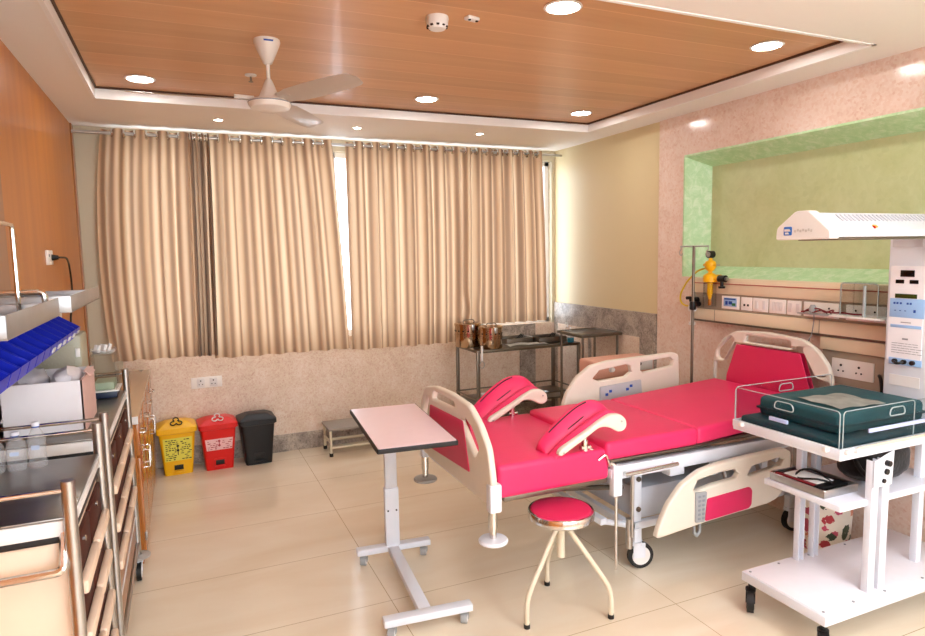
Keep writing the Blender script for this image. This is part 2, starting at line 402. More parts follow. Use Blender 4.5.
# soffit ring and raised timber ceiling
cx0, cx1, cy0, cy1 = -.453, 3.30, 2.25, 4.77
c = MB()
c.bb(XL-.2, cx0, YN-.2, YB+.2, ZC, ZC+.2); c.bb(cx1, XR+.5, YN-.2, YB+.2, ZC, ZC+.2)
c.bb(cx0, cx1, cy1, YB+.2, ZC, ZC+.2); c.bb(cx0, cx1, YN-.2, cy0, ZC, ZC+.2)
struct(c, 'ceiling', M['ceiling'])
struct(MB().bb(cx0, cx1, cy0, cy1, ZW, ZW+.12), 'ceiling_timber', M['wood_ceiling'])
t = MB()
t.bb(cx0, cx1, cy1-.02, cy1, ZC-.004, ZW-.012); t.bb(cx1-.02, cx1, cy0, cy1, ZC-.004, ZW-.012)
t.bb(cx0, cx0+.02, cy0, cy1, ZC-.004, ZW-.012); t.bb(cx0, cx1, cy0, cy0+.02, ZC-.004, ZW-.012)
struct(t, 'trim_1', M['white_trim'])
t = MB()
for a in ((cx0+.02, cx1-.02, cy1-.03, cy1-.02), (cx0+.02, cx1-.02, cy0+.02, cy0+.03), (cx0+.02, cx0+.03, cy0+.03, cy1-.03), (cx1-.03, cx1-.02, cy0+.03, cy1-.03)):
    t.bb(*a, ZW-.012, ZW)
struct(t, 'trim_2', mat('dark_brown_gap', '4a2d1c', .6))  # dark brown strip between the white trim and the timber
# left wall: laminate panels with seams
struct(MB().bb(XL-.2, XL, YN-.2, YB+.2, 0, ZC), 'wall_left', M['wood_wall'])
t = MB().bb(XL, XL+.012, 5.66, 5.74, 0, ZC, .004)
struct(t, 'trim_3', M['wood_dark'])
t = MB().bb(XL, XL+.015, 2.9, 3.36, 0, ZC, .002)
struct(t, 'trim_4', M['wood_dark'])
# back wall: marble below the window, painted pier at its left, frame around the window
wx0, wx1, wz0, wz1 = -.44, 3.55, 1.00, 2.66
b = MB()
b.bb(XL-.2, XR+.5, YB, YB+.2, 0, wz0)
struct(b, 'wall_back', M['marble_pink'])
b = MB(); b.bb(XL, wx0, YB, YB+.2, wz0, ZC); b.bb(wx1, XR, YB, YB+.2, wz0, ZC); b.bb(wx0, wx1, YB, YB+.2, wz1, ZC)
b.bb(XL, -.47, YB-.02, YB, .0, ZC)
struct(b, 'wall_back_plaster', M['beige_left'])
struct(MB().bb(-.2, XR, YB-.012, YB, 0, .155), 'baseboard_back', M['marble_grey'])
t = MB(); t.bb(3.16, 3.34, YB-.014, YB, .155, 1.0); t.bb(2.86, 3.16, YB-.014, YB, .78, 1.0)
struct(t, 'trim_5', M['marble_grey'])
w = MB()
for x in (wx0+.025, .57, 1.30, 2.02, 2.75, wx1-.025): w.bb(x-.025, x+.025, YB+.06, YB+.11, wz0, wz1, .004)
for z in (wz0+.025, wz1-.025): w.bb(wx0, wx1, YB+.06, YB+.11, z-.025, z+.025, .004)
wf = struct(w, 'window_1', M['frame_alu'])
g = tag(MB().bb(wx0+.05, wx1-.05, YB+.082, YB+.088, wz0+.05, wz1-.05).build('window_pane', M['window_glass'], wf, False))
# right wall
niy0, niy1, niz0, niz1 = .6, 3.893, 1.53, 2.44
r = MB()
r.bb(XR, XR+.3, 4.19, YB+.2, 0, ZC)
struct(r, 'wall_right', M['beige_wall'])
r = MB(); X0 = XR-.012
r.bb(X0, XR+.3, niy1, 4.19, 0, ZC); r.bb(X0, XR+.3, YN-.2, niy0, 0, ZC)
r.bb(X0, XR+.3, niy0, niy1, 0, niz0); r.bb(X0, XR+.3, niy0, niy1, niz1, ZC)
struct(r, 'wall_right_marble', M['marble_rose'])
# splayed niche
xi = 3.775; sy = .075
n = MB()
o_ = [(X0, niy0, niz0), (X0, niy1, niz0), (X0, niy1, niz1), (X0, niy0, niz1)]
i_ = [(xi, niy0+sy, niz0+sy), (xi, niy1-sy, niz0+sy), (xi, niy1-sy, niz1-sy), (xi, niy0+sy, niz1-sy)]
for k in range(4): n.quad([o_[k], o_[(k+1) % 4], i_[(k+1) % 4], i_[k]])
struct(n, 'wall_niche_reveal', M['niche_side'])
struct(MB().bb(xi, xi+.1, niy0, niy1, niz0, niz1), 'wall_niche_back', M['niche_back'])
t = MB(); s_ = .008
t.bb(X0-.006, X0, niy0-s_, niy1+s_, niz1, niz1+.014); t.bb(X0-.006, X0, niy1, niy1+.012, niz0, niz1)
struct(t, 'trim_6', M['niche_side'])
# dado on the painted part: grey stone frame with rose panels
t = MB(); t.bb(XR-.02, XR, 4.20, YB-.012, 0, 1.21)
struct(t, 'trim_7', M['marble_grey'])
t = MB(); t.bb(XR-.026, XR-.02, 4.40, 5.10, .10, .995); t.bb(XR-.026, XR-.02, 5.16, 5.70, .10, .995)
struct(t, 'trim_8', M['marble_pink'])
# wall behind the camera
fx0, fx1, fz0, fz1 = -.3, 3.3, .75, 2.6
n = MB(); n.bb(XL-.2, XR+.5, YN-.2, YN, 0, fz0); n.bb(XL-.2, XR+.5, YN-.2, YN, fz1, ZC); n.bb(XL-.2, fx0, YN-.2, YN, fz0, fz1); n.bb(fx1, XR+.5, YN-.2, YN, fz0, fz1)
struct(n, 'wall_front', mat('front_wall_paint', 'e2d8c8', .6))
n = MB()
for x in (fx0+.025, .9, 2.1, fx1-.025): n.bb(x-.025, x+.025, YN-.12, YN-.07, fz0, fz1, .004)
for z in (fz0+.025, fz1-.025): n.bb(fx0, fx1, YN-.12, YN-.07, z-.025, z+.025, .004)
struct(n, 'window_rear_added', M['frame_alu'])  # rear window added out of view; its opening lets in frontal fill light

# ------------------------------------------------------------------ ceiling fittings
def downlight(x, y, z, r, label, m, group='round downlights in the wood ceiling'):
    t = thing('ceiling_downlight', label, 'ceiling light', (x, y, z), group=group, local=True)
    MB().lathe([(r, 0), (r*1.18, -.003), (r*1.2, -.006), (r*1.02, -.010), (r*.98, -.006), (r*.98, 0)], seg=36).build('trim_ring', M['white_trim'], t)
    MB().lathe([(0, -.005), (r*.97, -.005), (r*.97, 0), (0, 0)], seg=36).build('diffuser', m, t)
    return t
for x, y, l in ((-.16, 4.446, 'lit round downlight in the wood ceiling left of the fan'), (1.653, 4.36, 'lit round downlight in the wood ceiling, far row, just right of the fan blade'),
                (2.973, 4.40, 'lit round downlight in the far right corner of the wood ceiling'), (2.963, 2.626, 'lit round downlight in the near right corner of the wood ceiling'),
                (1.624, 2.546, 'lit round downlight at the top edge of the photo, nearest the smoke detector')):
    downlight(x, y, ZW, .072, l, M['lamp'])
for i, (x, y) in enumerate(((.315, 5.18), (1.357, 5.16), (2.413, 5.10))):
    downlight(x, y, ZC, .03, 'small lit spotlight in the white soffit above the curtain, '+('left of three', 'middle of three', 'right of three')[i], M['lamp_small'], 'small spotlights along the curtain')
for x in (.6, 2.3):  # fill panels added out of view, above and behind the camera, to brighten the room
    for y in (.5, -.5, -1.5):
        t = thing('added_fill_panel', 'added square fill light panel, out of view in the white ceiling', 'ceiling light', (x, y, ZC), group='added fill light panels', local=True)
        MB().plate([[(-.3, -.3), (.3, -.3), (.3, .3), (-.3, .3)], [(-.27, -.27), (.27, -.27), (.27, .27), (-.27, .27)]], 'xy', -.006, .012).build('frame', M['white_trim'], t)
        MB().bb(-.27, .27, -.27, .27, -.008, 0).build('diffuser', M['fill_panel'], t)

# fan
fx, fy = .462, 3.47
t = thing('ceiling_fan', 'white three blade ceiling fan hanging from the wood ceiling', 'fan', (fx, fy, ZW))
MB().lathe([(0, ZW), (.064, ZW), (.066, ZW-.012), (.06, ZW-.03), (.022, ZW-.115), (.014, ZW-.12), (0, ZW-.12)], (fx, fy, 0)).build('canopy', M['fan_white'], t)
MB().cyl((fx, fy, 2.5820), (fx, fy, ZW-.115), .0095).build('down_rod', M['fan_white'], t)
MB().lathe([(0, 2.6370), (.014, 2.6370), (.022, 2.6220), (.052, 2.5470), (.055, 2.5370), (0, 2.5370)], (fx, fy, 0)).build('lower_canopy', M['fan_white'], t)
h = MB().lathe([(0, 2.5470), (.06, 2.5440), (.095, 2.5340), (.105, 2.5220), (.105, 2.5090), (.095, 2.4940), (.055, 2.4800), (0, 2.4760)], (fx, fy, 0), 40).build('motor', M['fan_white'], t)
MB().lathe([(.1052, 2.5235), (.1075, 2.5210), (.1052, 2.5185)], (fx, fy, 0), 40).build('motor_ring', M['ink_grey'], h)
MB().plate([[(fx-.022, ZW-.022), (fx+.022, ZW-.022), (fx+.024, ZW-.014), (fx-.024, ZW-.014)]], 'xz', fy-.0635, .003).build('maker_mark', M['ink_blue'], t)
for a in (-62, 58, 178):
    a = math.radians(a); R = Matrix.Rotation(a, 3, 'Z')
    st = [(.10, .045), (.16, .052), (.2, .062), (.35, .066), (.55, .062), (.62, .056), (.645, .044), (.655, .02)]
    P = []
    for d_, w_ in st:
        row = []
        for k in range(5):
            u = -1+k/2; tilt = math.radians(-15)
            v = Vector((d_, u*w_, 2.5300+u*w_*math.sin(tilt)+.004*(1-u*u)))
            q = R @ Vector((v.x, v.y, 0)); row.append((q.x+fx, q.y+fy, v.z))
        P.append(row)
    MB().grid(P, .004).build('blade', M['fan_white'], t)
    q0 = R @ Vector((.075, 0, 0)); q1 = R @ Vector((.17, 0, 0))
    MB().tube([(fx+q0.x, fy+q0.y, 2.5400), (fx+q1.x, fy+q1.y, 2.5430)], .012).build('blade_arm', M['fan_white'], t)

t = thing('smoke_detector', 'white round smoke detector on the wood ceiling at the top of the photo', 'smoke detector', (1.149, 2.869, ZW))
p = (1.149, 2.869, 0)
MB().lathe([(0, ZW), (.052, ZW), (.054, ZW-.012), (.05, ZW-.03), (.05, ZW-.038), (.036, ZW-.055), (0, ZW-.058)], p).build('housing', M['white'], t)
mb = MB()
for k in range(10):
    a = k*2*PI/10; mb.box((p[0]+.0445*math.cos(a), p[1]+.0445*math.sin(a), ZW-.045), (.010, .012, .006), .001, (0, 0, a))
mb.build('vents', M['ink'], t)
t = thing('ceiling_sensor', 'small flat white sensor on the wood ceiling beside the smoke detector', 'sensor', (1.30, 2.812, ZW))
MB().box((1.30, 2.812, ZW-.008), (.066, .04, .016), .005, (0, 0, .25)).build('housing', M['white'], t)
for q in ((1.282, 2.80), (1.322, 2.808)): MB().box((*q, ZW-.018), (.012, .012, .006), .002).build('lens', M['ink'], t)
t = thing('sprinkler_head', 'small white sprinkler with metal deflector in the ceiling left of the fan rod', 'sprinkler', (.45, 4.15, ZW))
p = (.45, 4.15, 0)
MB().lathe([(0, ZW), (.034, ZW), (.034, ZW-.006), (.012, ZW-.012), (0, ZW-.012)], p).build('escutcheon', M['white'], t)
mb = MB().cyl((p[0], p[1], ZW-.012), (p[0], p[1], ZW-.04), .006); mb.cyl((p[0], p[1], ZW-.04), (p[0], p[1], ZW-.043), .014, 12); mb.build('nozzle', M['dark_steel'], t)

# ------------------------------------------------------------------ curtains
ZR, YR = 2.698, 5.66
rod = tag(MB().cyl((-.69, YR, ZR), (3.585, YR, ZR), .0125).build('curtain_rod', M['steel']), 'dark metal curtain rod running along under the soffit above the window', 'curtain rod')
def curtain(x0t, x1t, x0m, x1m, x0b, x1b, zb, folds, label, amp=.042, seed=1, gather=None, dy=0., cloth='curtain'):
    rnd = random.Random(seed); nx, nz = folds*14, 40
    ztop = ZR+.032
    ph = [rnd.uniform(-.2, .2) for _ in range(folds+2)]; am = [rnd.uniform(.75, 1.1) for _ in range(folds+2)]
    mb = MB(); uvl = mb.bm.loops.layers.uv.new('UVMap'); V = []
    for j in range(nz+1):
        v = j/nz; row = []; tt = v
        def q(a, b, c): return a+(b-a)*min(1, tt*2) if tt < .5 else b+(c-b)*(tt-.5)*2
        sm = lambda a, b, c: a*(1-tt)**2+2*tt*(1-tt)*b+tt*tt*c
        xa, xb = sm(x0t, x0m, x0b), sm(x1t, x1m, x1b)
        for i in range(nx+1):
            u = i/nx; k = u*folds; ki = int(min(k, folds)); fr = k-ki
            phase = ph[ki]*(1-fr)+ph[ki+1]*fr; ampk = am[ki]*(1-fr)+am[ki+1]*fr
            w = min(1, v*3.)
            y = YR+dy+amp*math.sin(2*PI*k+w*phase*2)*((1-w)+w*ampk)
            y += .010*w*math.sin(2*PI*k*2.37+seed)
            x = xa+(xb-xa)*u+w*.006*math.sin(2*PI*k*1.7+seed*2)
            z = ztop+(zb-ztop)*v
            if gather:
                gx, gz, gr, gs = gather
                d2 = ((x-gx)/gr)**2+((z-gz)/(gr*1.3))**2; e = math.exp(-d2)*gs
                x += (gx-x)*e*.75; y -= .03*e; 
                if z < gz: z += (gz-z)*e*.35
            row.append(mb.bm.verts.new((x, y, z)))
        V.append(row)
    for j in range(nz):
        for i in range(nx):
            f = mb.bm.faces.new((V[j][i], V[j+1][i], V[j+1][i+1], V[j][i+1]))
            for lp, (a, b_) in zip(f.loops, ((i, j), (i, j+1), (i+1, j+1), (i+1, j))):
                lp[uvl].uv = (a/nx*(x1t-x0t)*1.6+seed, b_/nz*1.8)
    root = thing('curtain', label, 'curtain', (x0t, YR+dy, zb), group='tan striped eyelet curtains')
    mb.build('curtain_fabric', M[cloth], root, angle=180)
    for k in range(folds*2+1):
        u = k/(2*folds); x = x0t+(x1t-x0t)*u
        if u in (0, 1): continue
        R = MB(); pts = [(x+.002, YR+dy+.026*math.cos(a), ZR+.026*math.sin(a)) for a in [i*2*PI/16 for i in range(16)]]
        # ring lies in the cloth, which runs across the rod here
        R.tube(pts, .010, 8, closed=True).build('eyelet', M['chrome'], root)
    return root
curtain(-.50, .12, -.62, .10, -.53, .09, .94, 4, 'tan striped curtain panel at the far left end of the rod', seed=3)
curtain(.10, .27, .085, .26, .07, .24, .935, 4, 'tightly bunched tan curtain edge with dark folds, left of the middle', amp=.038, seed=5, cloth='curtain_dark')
curtain(.25, 1.26, .22, 1.33, .22, 1.36, .905, 6, 'wide tan curtain panel between the bunched folds and the bright gap', seed=8)
curtain(1.375, 2.47, 1.37, 2.49, 1.372, 2.46, .885, 7, 'wide tan curtain panel just right of the bright gap', seed=11)
curtain(2.465, 3.36, 2.455, 3.40, 2.43, 3.41, 1.04, 8, 'tan curtain panel at the right end of the rod, above the steel drums', seed=14, amp=.036, gather=(2.56, 1.20, .10, .5))

# ------------------------------------------------------------------ wall outlets
def outlet_plate(p, wy, hz, label, along='x', rows=2, name='wall_outlet'):
    t = thing(name, label, 'wall socket', p)
    x, y, z = p
    if along == 'x': MB().box((x, y-.005, z), (wy, .010, hz), .003).build('plate', M['switch'], t)
    else: MB().box((x, y, z), (.010, wy, hz), .003).build('plate', M['switch'], t)
    return t
t = thing('wall_socket', 'white double wall socket on the marble back wall above the red bin', 'wall socket', (.145, YB, .69))
MB().box((.145, YB-.006, .69), (.245, .012, .095), .004).build('plate', M['switch'], t)
for cx in (.098, .198):
    so = MB().box((cx, YB-.0125, .69), (.06, .003, .07), .001).build('socket', M['white'], t)
    mb = MB()
    for dx, dz, rr in ((0, .016, .006), (-.013, -.014, .0045), (.013, -.014, .0045)): mb.cyl((cx+dx, YB-.0155, .69+dz), (cx+dx, YB-.013, .69+dz), rr, 10)
    mb.build('pin_holes', M['ink'], so)
for (y, z, lab) in ((4.38, 1.76, 'white socket with a black plug on the orange laminate wall'), (4.52, 1.42, 'white socket low on the laminate wall, partly behind the steel trays')):
    t = thing('wall_socket', lab, 'wall socket', (XL, y, z))
    MB().box((XL+.006, y, z), (.012, .17, .085), .004).build('plate', M['switch'], t)
    mb = MB()
    for dy in (-.04, .04): mb.cyl((XL+.012, y+dy, z+.012), (XL+.0145, y+dy, z+.012), .008, 10)
    mb.build('pin_holes', M['ink_grey'], t)
t = thing('power_cable', 'black plug and cable curving down from the socket on the laminate wall', 'cable', (XL, 4.40, 1.76))
MB().cyl((XL+.012, 4.42, 1.76), (XL+.045, 4.42, 1.76), .018, 12, r2=.012).build('plug', M['black'], t)
MB().tube([(XL+.045, 4.42, 1.76), (XL+.06, 4.60, 1.76), (XL+.03, 4.9, 1.72), (XL+.02, 5.02, 1.62), (XL+.02, 5.02, 1.52), (XL+.02, 4.9, 1.40), (XL+.03, 4.75, 1.3), (XL+.03, 4.70, .89)], .006, 8, fl=.08).build('cord', M['black'], t)

# ------------------------------------------------------------------ waste bins
def pedal_bin(x, y, m, label, labm=None, inkm=None, symm=None, rz=0.):
    t = thing('pedal_bin', label, 'waste bin', (x, y, 0), rz, local=True, group='pedal bins along the back wall')
    w0, w1, d0, d1 = .105, .135, .10, .125
    mb = MB(); rings = []
    for z, w_, d_ in ((0, w0, d0), (.34, w1, d1), (.345, w1+.008, d1+.008), (.365, w1+.008, d1+.008)):
        base = fillet([(-w_, -d_, z), (w_, -d_, z), (w_, d_, z), (-w_, d_, z)], .025, 4, True)
        rings.append([mb.bm.verts.new(v) for v in base])
    for A, B in zip(rings, rings[1:]):
        for k in range(len(A)): mb.bm.faces.new((A[k], A[(k+1) % len(A)], B[(k+1) % len(A)], B[k]))
    mb.bm.faces.new(rings[0][::-1]); mb.bm.faces.new(rings[-1])
    body = mb.build('body', m, t)
    mb = MB(); rings = []
    for z, w_, d_ in ((.352, w1+.016, d1+.016), (.385, w1+.016, d1+.016), (.392, w1+.008, d1+.008), (.425, w1-.05, d1-.06), (.428, w1-.06, d1-.07)):
        base = fillet([(-w_, -d_, z), (w_, -d_, z), (w_, d_, z), (-w_, d_, z)], .02, 4, True)
        rings.append([mb.bm.verts.new(v) for v in base])
    for A, B in zip(rings, rings[1:]):
        for k in range(len(A)): mb.bm.faces.new((A[k], A[(k+1) % len(A)], B[(k+1) % len(A)], B[k]))
    mb.bm.faces.new(rings[0][::-1]); mb.bm.faces.new(rings[-1])
    lid = mb.build('lid', m, t)
    # recessed pedal
    rec = MB().plate([[(-.05, .02), (.05, .02), (.045, .1), (-.045, .1)]], 'xz', -d0-.007, .012, .003, .012).build('pedal_housing', m, t)
    MB().bb(-.034, .034, -d0-.016, -d0-.010, .045, .085, .002).build('recess', M['ink'], rec)
    MB().box((0, -d0-.022, .035), (.08, .035, .012), .004).build('pedal', m, t)
    tilt = math.atan((d1-d0)/.34)
    def front(z): return -(d0+(d1-d0)*z/.34)
    if labm:
        lb = MB(); z0, z1 = (.12, .31) if labm is M['yellow_label'] else (.17, .265)
        lb.quad([(-.098, front(z0)-.0025, z0), (.098, front(z0)-.0025, z0), (.108, front(z1)-.0025, z1), (-.108, front(z1)-.0025, z1)])
        lo = lb.build('sticker', labm, t)
        ik = MB(); rnd = random.Random(3)
        z = z0+.012
        while z < z1-.01:
            xx = -.09
            while xx < .085:
                L = rnd.uniform(.008, .024)
                if abs(xx) > .012 and rnd.random() < .75: ik.box((xx+L/2, front(z)-.0045, z), (L, .001, rnd.uniform(.004, .008)), 0)
                xx += L+.006
            z += .016
        ik.box((0, front((z0+z1)/2)-.0045, (z0+z1)/2+.01), (.006, .001, (z1-z0)*.6), 0)
        for q in (-1, 1): ik.cyl((0, front((z0+z1)/2)-.006, (z0+z1)/2+.01+q*.018), (0, front((z0+z1)/2)-.003, (z0+z1)/2+.01+q*.018), .010, 10)
        ik.build('printing', inkm, lo)
    if symm:
        sy_ = MB()
        for k in range(3):
            a = PI/2+k*2*PI/3; sl = math.atan2(.033, .068)
            cxx, cyy = .026*math.cos(a), .026*math.sin(a)
            pts = [(cxx+.020*math.cos(q), cyy-.075+.020*math.sin(q), 0) for q in [a+PI*.12*kk-PI*.78+PI*0 for kk in range(14)]]
            pts = [(px_, py_, .3965+(py_+.133)*.52+.002) for px_, py_, _ in pts]
            sy_.tube(pts, .005, 5)
        sy_.build('hazard_mark', symm, lid)
    return t
pedal_bin(-.112, 5.645, M['yellow'], 'yellow pedal bin with a printed yellow sticker, leftmost of the three bins', M['yellow_label'], M['ink'], M['ink'], .06)
pedal_bin(.200, 5.630, M['red'], 'red pedal bin with a pale printed sticker, between the yellow and black bins', M['pink_label'], M['leaf_red'], M['white'], .05)
pedal_bin(.512, 5.620, M['black_plastic'], 'plain black pedal bin, rightmost of the three bins', rz=.03)

# ------------------------------------------------------------------ wooden cupboard along the left wall
t = thing('base_cupboard', 'low orange wooden cupboard with pale counter beside the yellow bin', 'cupboard', (-.49, 4.7, 0))
cy_0, cy_1, cxf = 3.98, 5.62, -.29
MB().bb(XL+.005, cxf, cy_0, cy_1, .0, .83).build('carcass', M['wood_cup'], t)
MB().bb(XL+.005, cxf+.02, cy_0-.03, cy_1+.01, .83, .865, .004).build('worktop', M['wood_counter'], t)
MB().bb(cxf-.03, cxf+.022, cy_0-.034, cy_0-.028, .825, .868, .002).build('edge_cap', M['white'], t)
nd = 4; L = (cy_1-cy_0)/nd
for k in range(nd):
    a, b_ = cy_0+k*L+.004, cy_0+(k+1)*L-.004
    dr = MB().bb(cxf, cxf+.018, a, b_, .06, .62, .003).build('door', M['wood_cup'], t)
    hy = b_-.05 if k % 2 == 0 else a+.05
    MB().tube([(cxf+.018, hy, .46), (cxf+.045, hy, .46), (cxf+.045, hy, .57), (cxf+.018, hy, .57)], .006, 8, fl=.012).build('handle', M['chrome'], dr)
    if k == 0: MB().box((cxf+.02, a+.01, .16), (.012, .03, .05), .003).build('hinge', M['steel'], dr)
    dw = MB().bb(cxf, cxf+.018, a, b_, .635, .815, .003).build('drawer', M['wood_cup'], t)
    ym = (a+b_)/2
    MB().tube([(cxf+.018, ym-.05, .73), (cxf+.045, ym-.05, .73), (cxf+.045, ym+.05, .73), (cxf+.018, ym+.05, .73)], .006, 8, fl=.012).build('handle', M['chrome'], dw)

# ------------------------------------------------------------------ drawer carts on the left
def cart(y0, y1, zt, label, cols, rows, door_h, post_y0, post_y1, near_rail, tray):
    t = thing('drawer_cart', label, 'medical cart', ((XL-.3)/2, (y0+y1)/2, 0))
    xb, xf = XL+.02, -.315
    zb = .24
    MB().bb(xb, xf, y0, y1, zb, zt-.035, .004).build('cabinet', M['cream_panel'], t)
    MB().bb(xb, xf+.012, y0-.012, y1+.012, zt-.008, zt, .003).build('worktop', mat('dark_cart_top', '8b8781', .3, .9, var=.25, vscale=9), t)
    mb = MB(); mb.bb(xb, xf+.014, y0-.016, y0-.002, zt-.05, zt-.008, .003); mb.bb(xb, xf+.014, y1+.002, y1+.016, zt-.05, zt-.008, .003); mb.bb(xf+.002, xf+.016, y0, y1, zt-.035, zt-.008, .003)
    mb.build('top_edge', M['white'], t)
    mb = MB(); mb.bb(xb, xf+.008, y0-.008, y1+.008, zt-.07, zt-.05, .002); mb.build('seal', M['black'], t)
    H = zt-.09; dz = (H-(zb+door_h))/rows; dy_ = (y1-y0)/cols
    for cI in range(cols):
        for rI in range(rows):
            a, b_ = y0+cI*dy_+.006, y0+(cI+1)*dy_-.006; z0 = zb+door_h+rI*dz+.005; z1 = z0+dz-.010
            d_ = MB().bb(xf, xf+.012, a, b_, z0, z1, .003).build('drawer', M['brown'], t)
            MB().bb(xf+.012, xf+.036, a, b_, z0, z0+.04, .008).build('handle', M['handle_cream'], d_)
            MB().cyl((xf+.012, (a+b_)/2, z1-.03), (xf+.018, (a+b_)/2, z1-.03), .009, 10).build('lock', M['chrome'], d_)
    if door_h:
        d_ = MB().bb(xf, xf+.012, y0+.006, y1-.006, zb+.005, zb+door_h-.005, .003).build('door', M['wood_dark'], t)
        MB().bb(xf+.012, xf+.018, y0+.01, y1-.01, zb+door_h*.5, zb+door_h*.5+.006, .001).build('door_strip', M['white'], d_)
    xp = -.303
    for yy in (post_y0, post_y1):
        MB().cyl((xp, yy, .13), (xp, yy, zt+.105), .0165, 18).build('post', M['steel'], t)
        MB().lathe([(0, .118), (.05, .118), (.062, .124), (.062, .132), (.05, .138), (0, .138)], (xp, yy, 0)).build('bumper_disc', M['grey_disc'], t)
    for yy in (post_y0, post_y1):
        MB().cyl((xb+.02, yy, .13), (xb+.02, yy, zt+.105), .0165, 14).build('post', M['steel'], t)
        for xx in (xp, xb+.03): caster(t, xx, yy, .05, .13, M['white_metal'], M['black'], PI/2, M['white'], .024)
    mb = MB()
    mb.cyl((xb+.02, post_y1, zt+.08), (xp, post_y1, zt+.08), .007); mb.cyl((xb+.02, post_y0, zt+.08), (xp, post_y0, zt+.08), .007)
    mb.cyl((xb+.02, post_y0, zt+.08), (xb+.02, post_y1, zt+.08), .007)
    mb.build('guard_rail', M['chrome'], t)
    mb = MB(); mb.cyl((xp, post_y0, .2), (xp, post_y1, .2), .011); mb.cyl((xb+.02, post_y0, .2), (xb+.02, post_y1, .2), .011)
    for yy in (post_y0, post_y1): mb.cyl((xb+.02, yy, .2), (xp, yy, .2), .011)
    mb.build('base_frame', M['steel'], t)
    if near_rail:
        MB().tube([(xb+.05, y0-.004, zt-.13), (xb+.05, y0-.055, zt-.13), (xf-.01, y0-.055, zt-.13), (xf-.01, y0-.004, zt-.04)], .012, 10, fl=.02).build('push_handle', M['chrome'], t)
    # overhead tray on rear uprights
    ta, tb, xt, tz = tray
    mb = MB()
    for yy in (ta+.06, tb-.06): mb.bb(XL+.012, XL+.035, yy-.014, yy+.014, zt-.01, tz-.005, .002)
    mb.build('rear_upright', M['brown'], t)
    mb = MB(); mb.bb(XL+.012, xt, ta, tb, tz, tz+.004)
    mb.bb(xt-.004, xt, ta, tb, tz, tz+.062, .002); mb.bb(XL+.012, xt, ta, ta+.004, tz, tz+.062, .002); mb.bb(XL+.012, xt, tb-.004, tb, tz, tz+.045, .002); mb.bb(XL+.012, XL+.016, ta, tb, tz, tz+.045, .002)
    mb.build('overhead_tray', M['steel_sheet'], t)
    # rail that carries the bins
    MB().bb(XL+.035, XL+.05, ta+.02, tb-.02, 1.46, 1.50, .002).build('bin_rail', M['steel'], t)
    return t
cart(1.94, 2.51, 1.07, 'nearest drawer cart, dark steel top with clear bottles standing on it', 2, 5, 0., 1.905, 2.545, True, (1.86, 2.60, -.395, 1.555))
cart(2.80, 3.74, 1.06, 'second drawer cart, carrying the white carton, beyond the nearest cart', 3, 3, .26, 2.755, 3.80, False, (2.72, 3.60, -.375, 1.555))
t = tag(MB().tube([(-.43, 2.57, 1.60), (-.43, 2.57, 1.640), (-.53, 2.57, 1.640), (-.66, 2.57, 1.64), (-.66, 2.57, 1.60)], .010, 10, fl=.02).build('tray_rail', M['chrome'], loc=(-.5, 2.57, 1.6)), 'short chrome rail across the steel overhead tray of the nearest cart', 'rail')
t = thing('hook_stand', 'thin bent steel rod stand rising from the overhead tray in front of the laminate wall', 'stand', (-.505, 2.58, 1.56))
MB().tube([(-.505, 2.56, 1.56), (-.505, 2.56, 1.865), (-.49, 2.03, 1.865)], .0075, 8, fl=.015).build('rod', M['chrome'], t)
MB().lathe([(0, -.012), (.012, -.01), (.014, 0), (.012, .01), (0, .012)], (-.49, 2.02, 1.865), 12).build('end_knob', M['steel'], t)

# blue open bins hanging in a row under the trays
ordw = ['farthest', 'second from the far end', 'third from the far end', 'fourth from the far end', 'fifth from the far end', 'sixth from the far end', 'seventh from the far end', 'eighth from the far end', 'ninth from the far end', 'tenth from the far end', 'second from the near end', 'nearest']
def blue_bin(tab):
    t = thing('storage_bin', 'x', 'storage bin', (0, 0, 0), group='blue storage bins under the steel trays', local=True)
    w = .112; mb = MB()
    # side profile in x-z: high back, low front lip; open top
    pr = [(0, 0), (.185, -.078), (.198, -.040), (.10, .025), (0, .062)]
    for yy in (-w/2, w/2-.003): mb.prism(pr, 'xz', yy, yy+.003)
    mb.prism([(0, 0), (.185, -.078), (.186, -.075), (.001, .004)], 'xz', -w/2, w/2)
    mb.prism([(.185, -.078), (.199, -.040), (.202, -.038), (.189, -.079)], 'xz', -w/2, w/2)
    mb.prism([(0, 0), (0, .062), (.004, .062), (.004, 0)], 'xz', -w/2, w/2)
    mb.build('bin_body', M['blue'], t, smooth=False)
    if tab: MB().box((.197, 0, -.062), (.004, .05, .018), .001, (0, .35, 0)).build('label_tab', M['white'], t)
    return t
B0 = blue_bin(True); B1 = blue_bin(False); ys = [3.40-k*.1235 for k in range(12)]
for k, y in enumerate(ys):
    lab = 'blue open bin hanging under the steel trays, '+ordw[k]+' of the row'
    if k in (0, 6): bb_ = B1 if k else B0; bb_.location = (XL+.052, y, 1.475); bb_['label'] = lab
    else: dup(B0 if k < 6 else B1, (XL+.052, y, 1.475), label=lab)

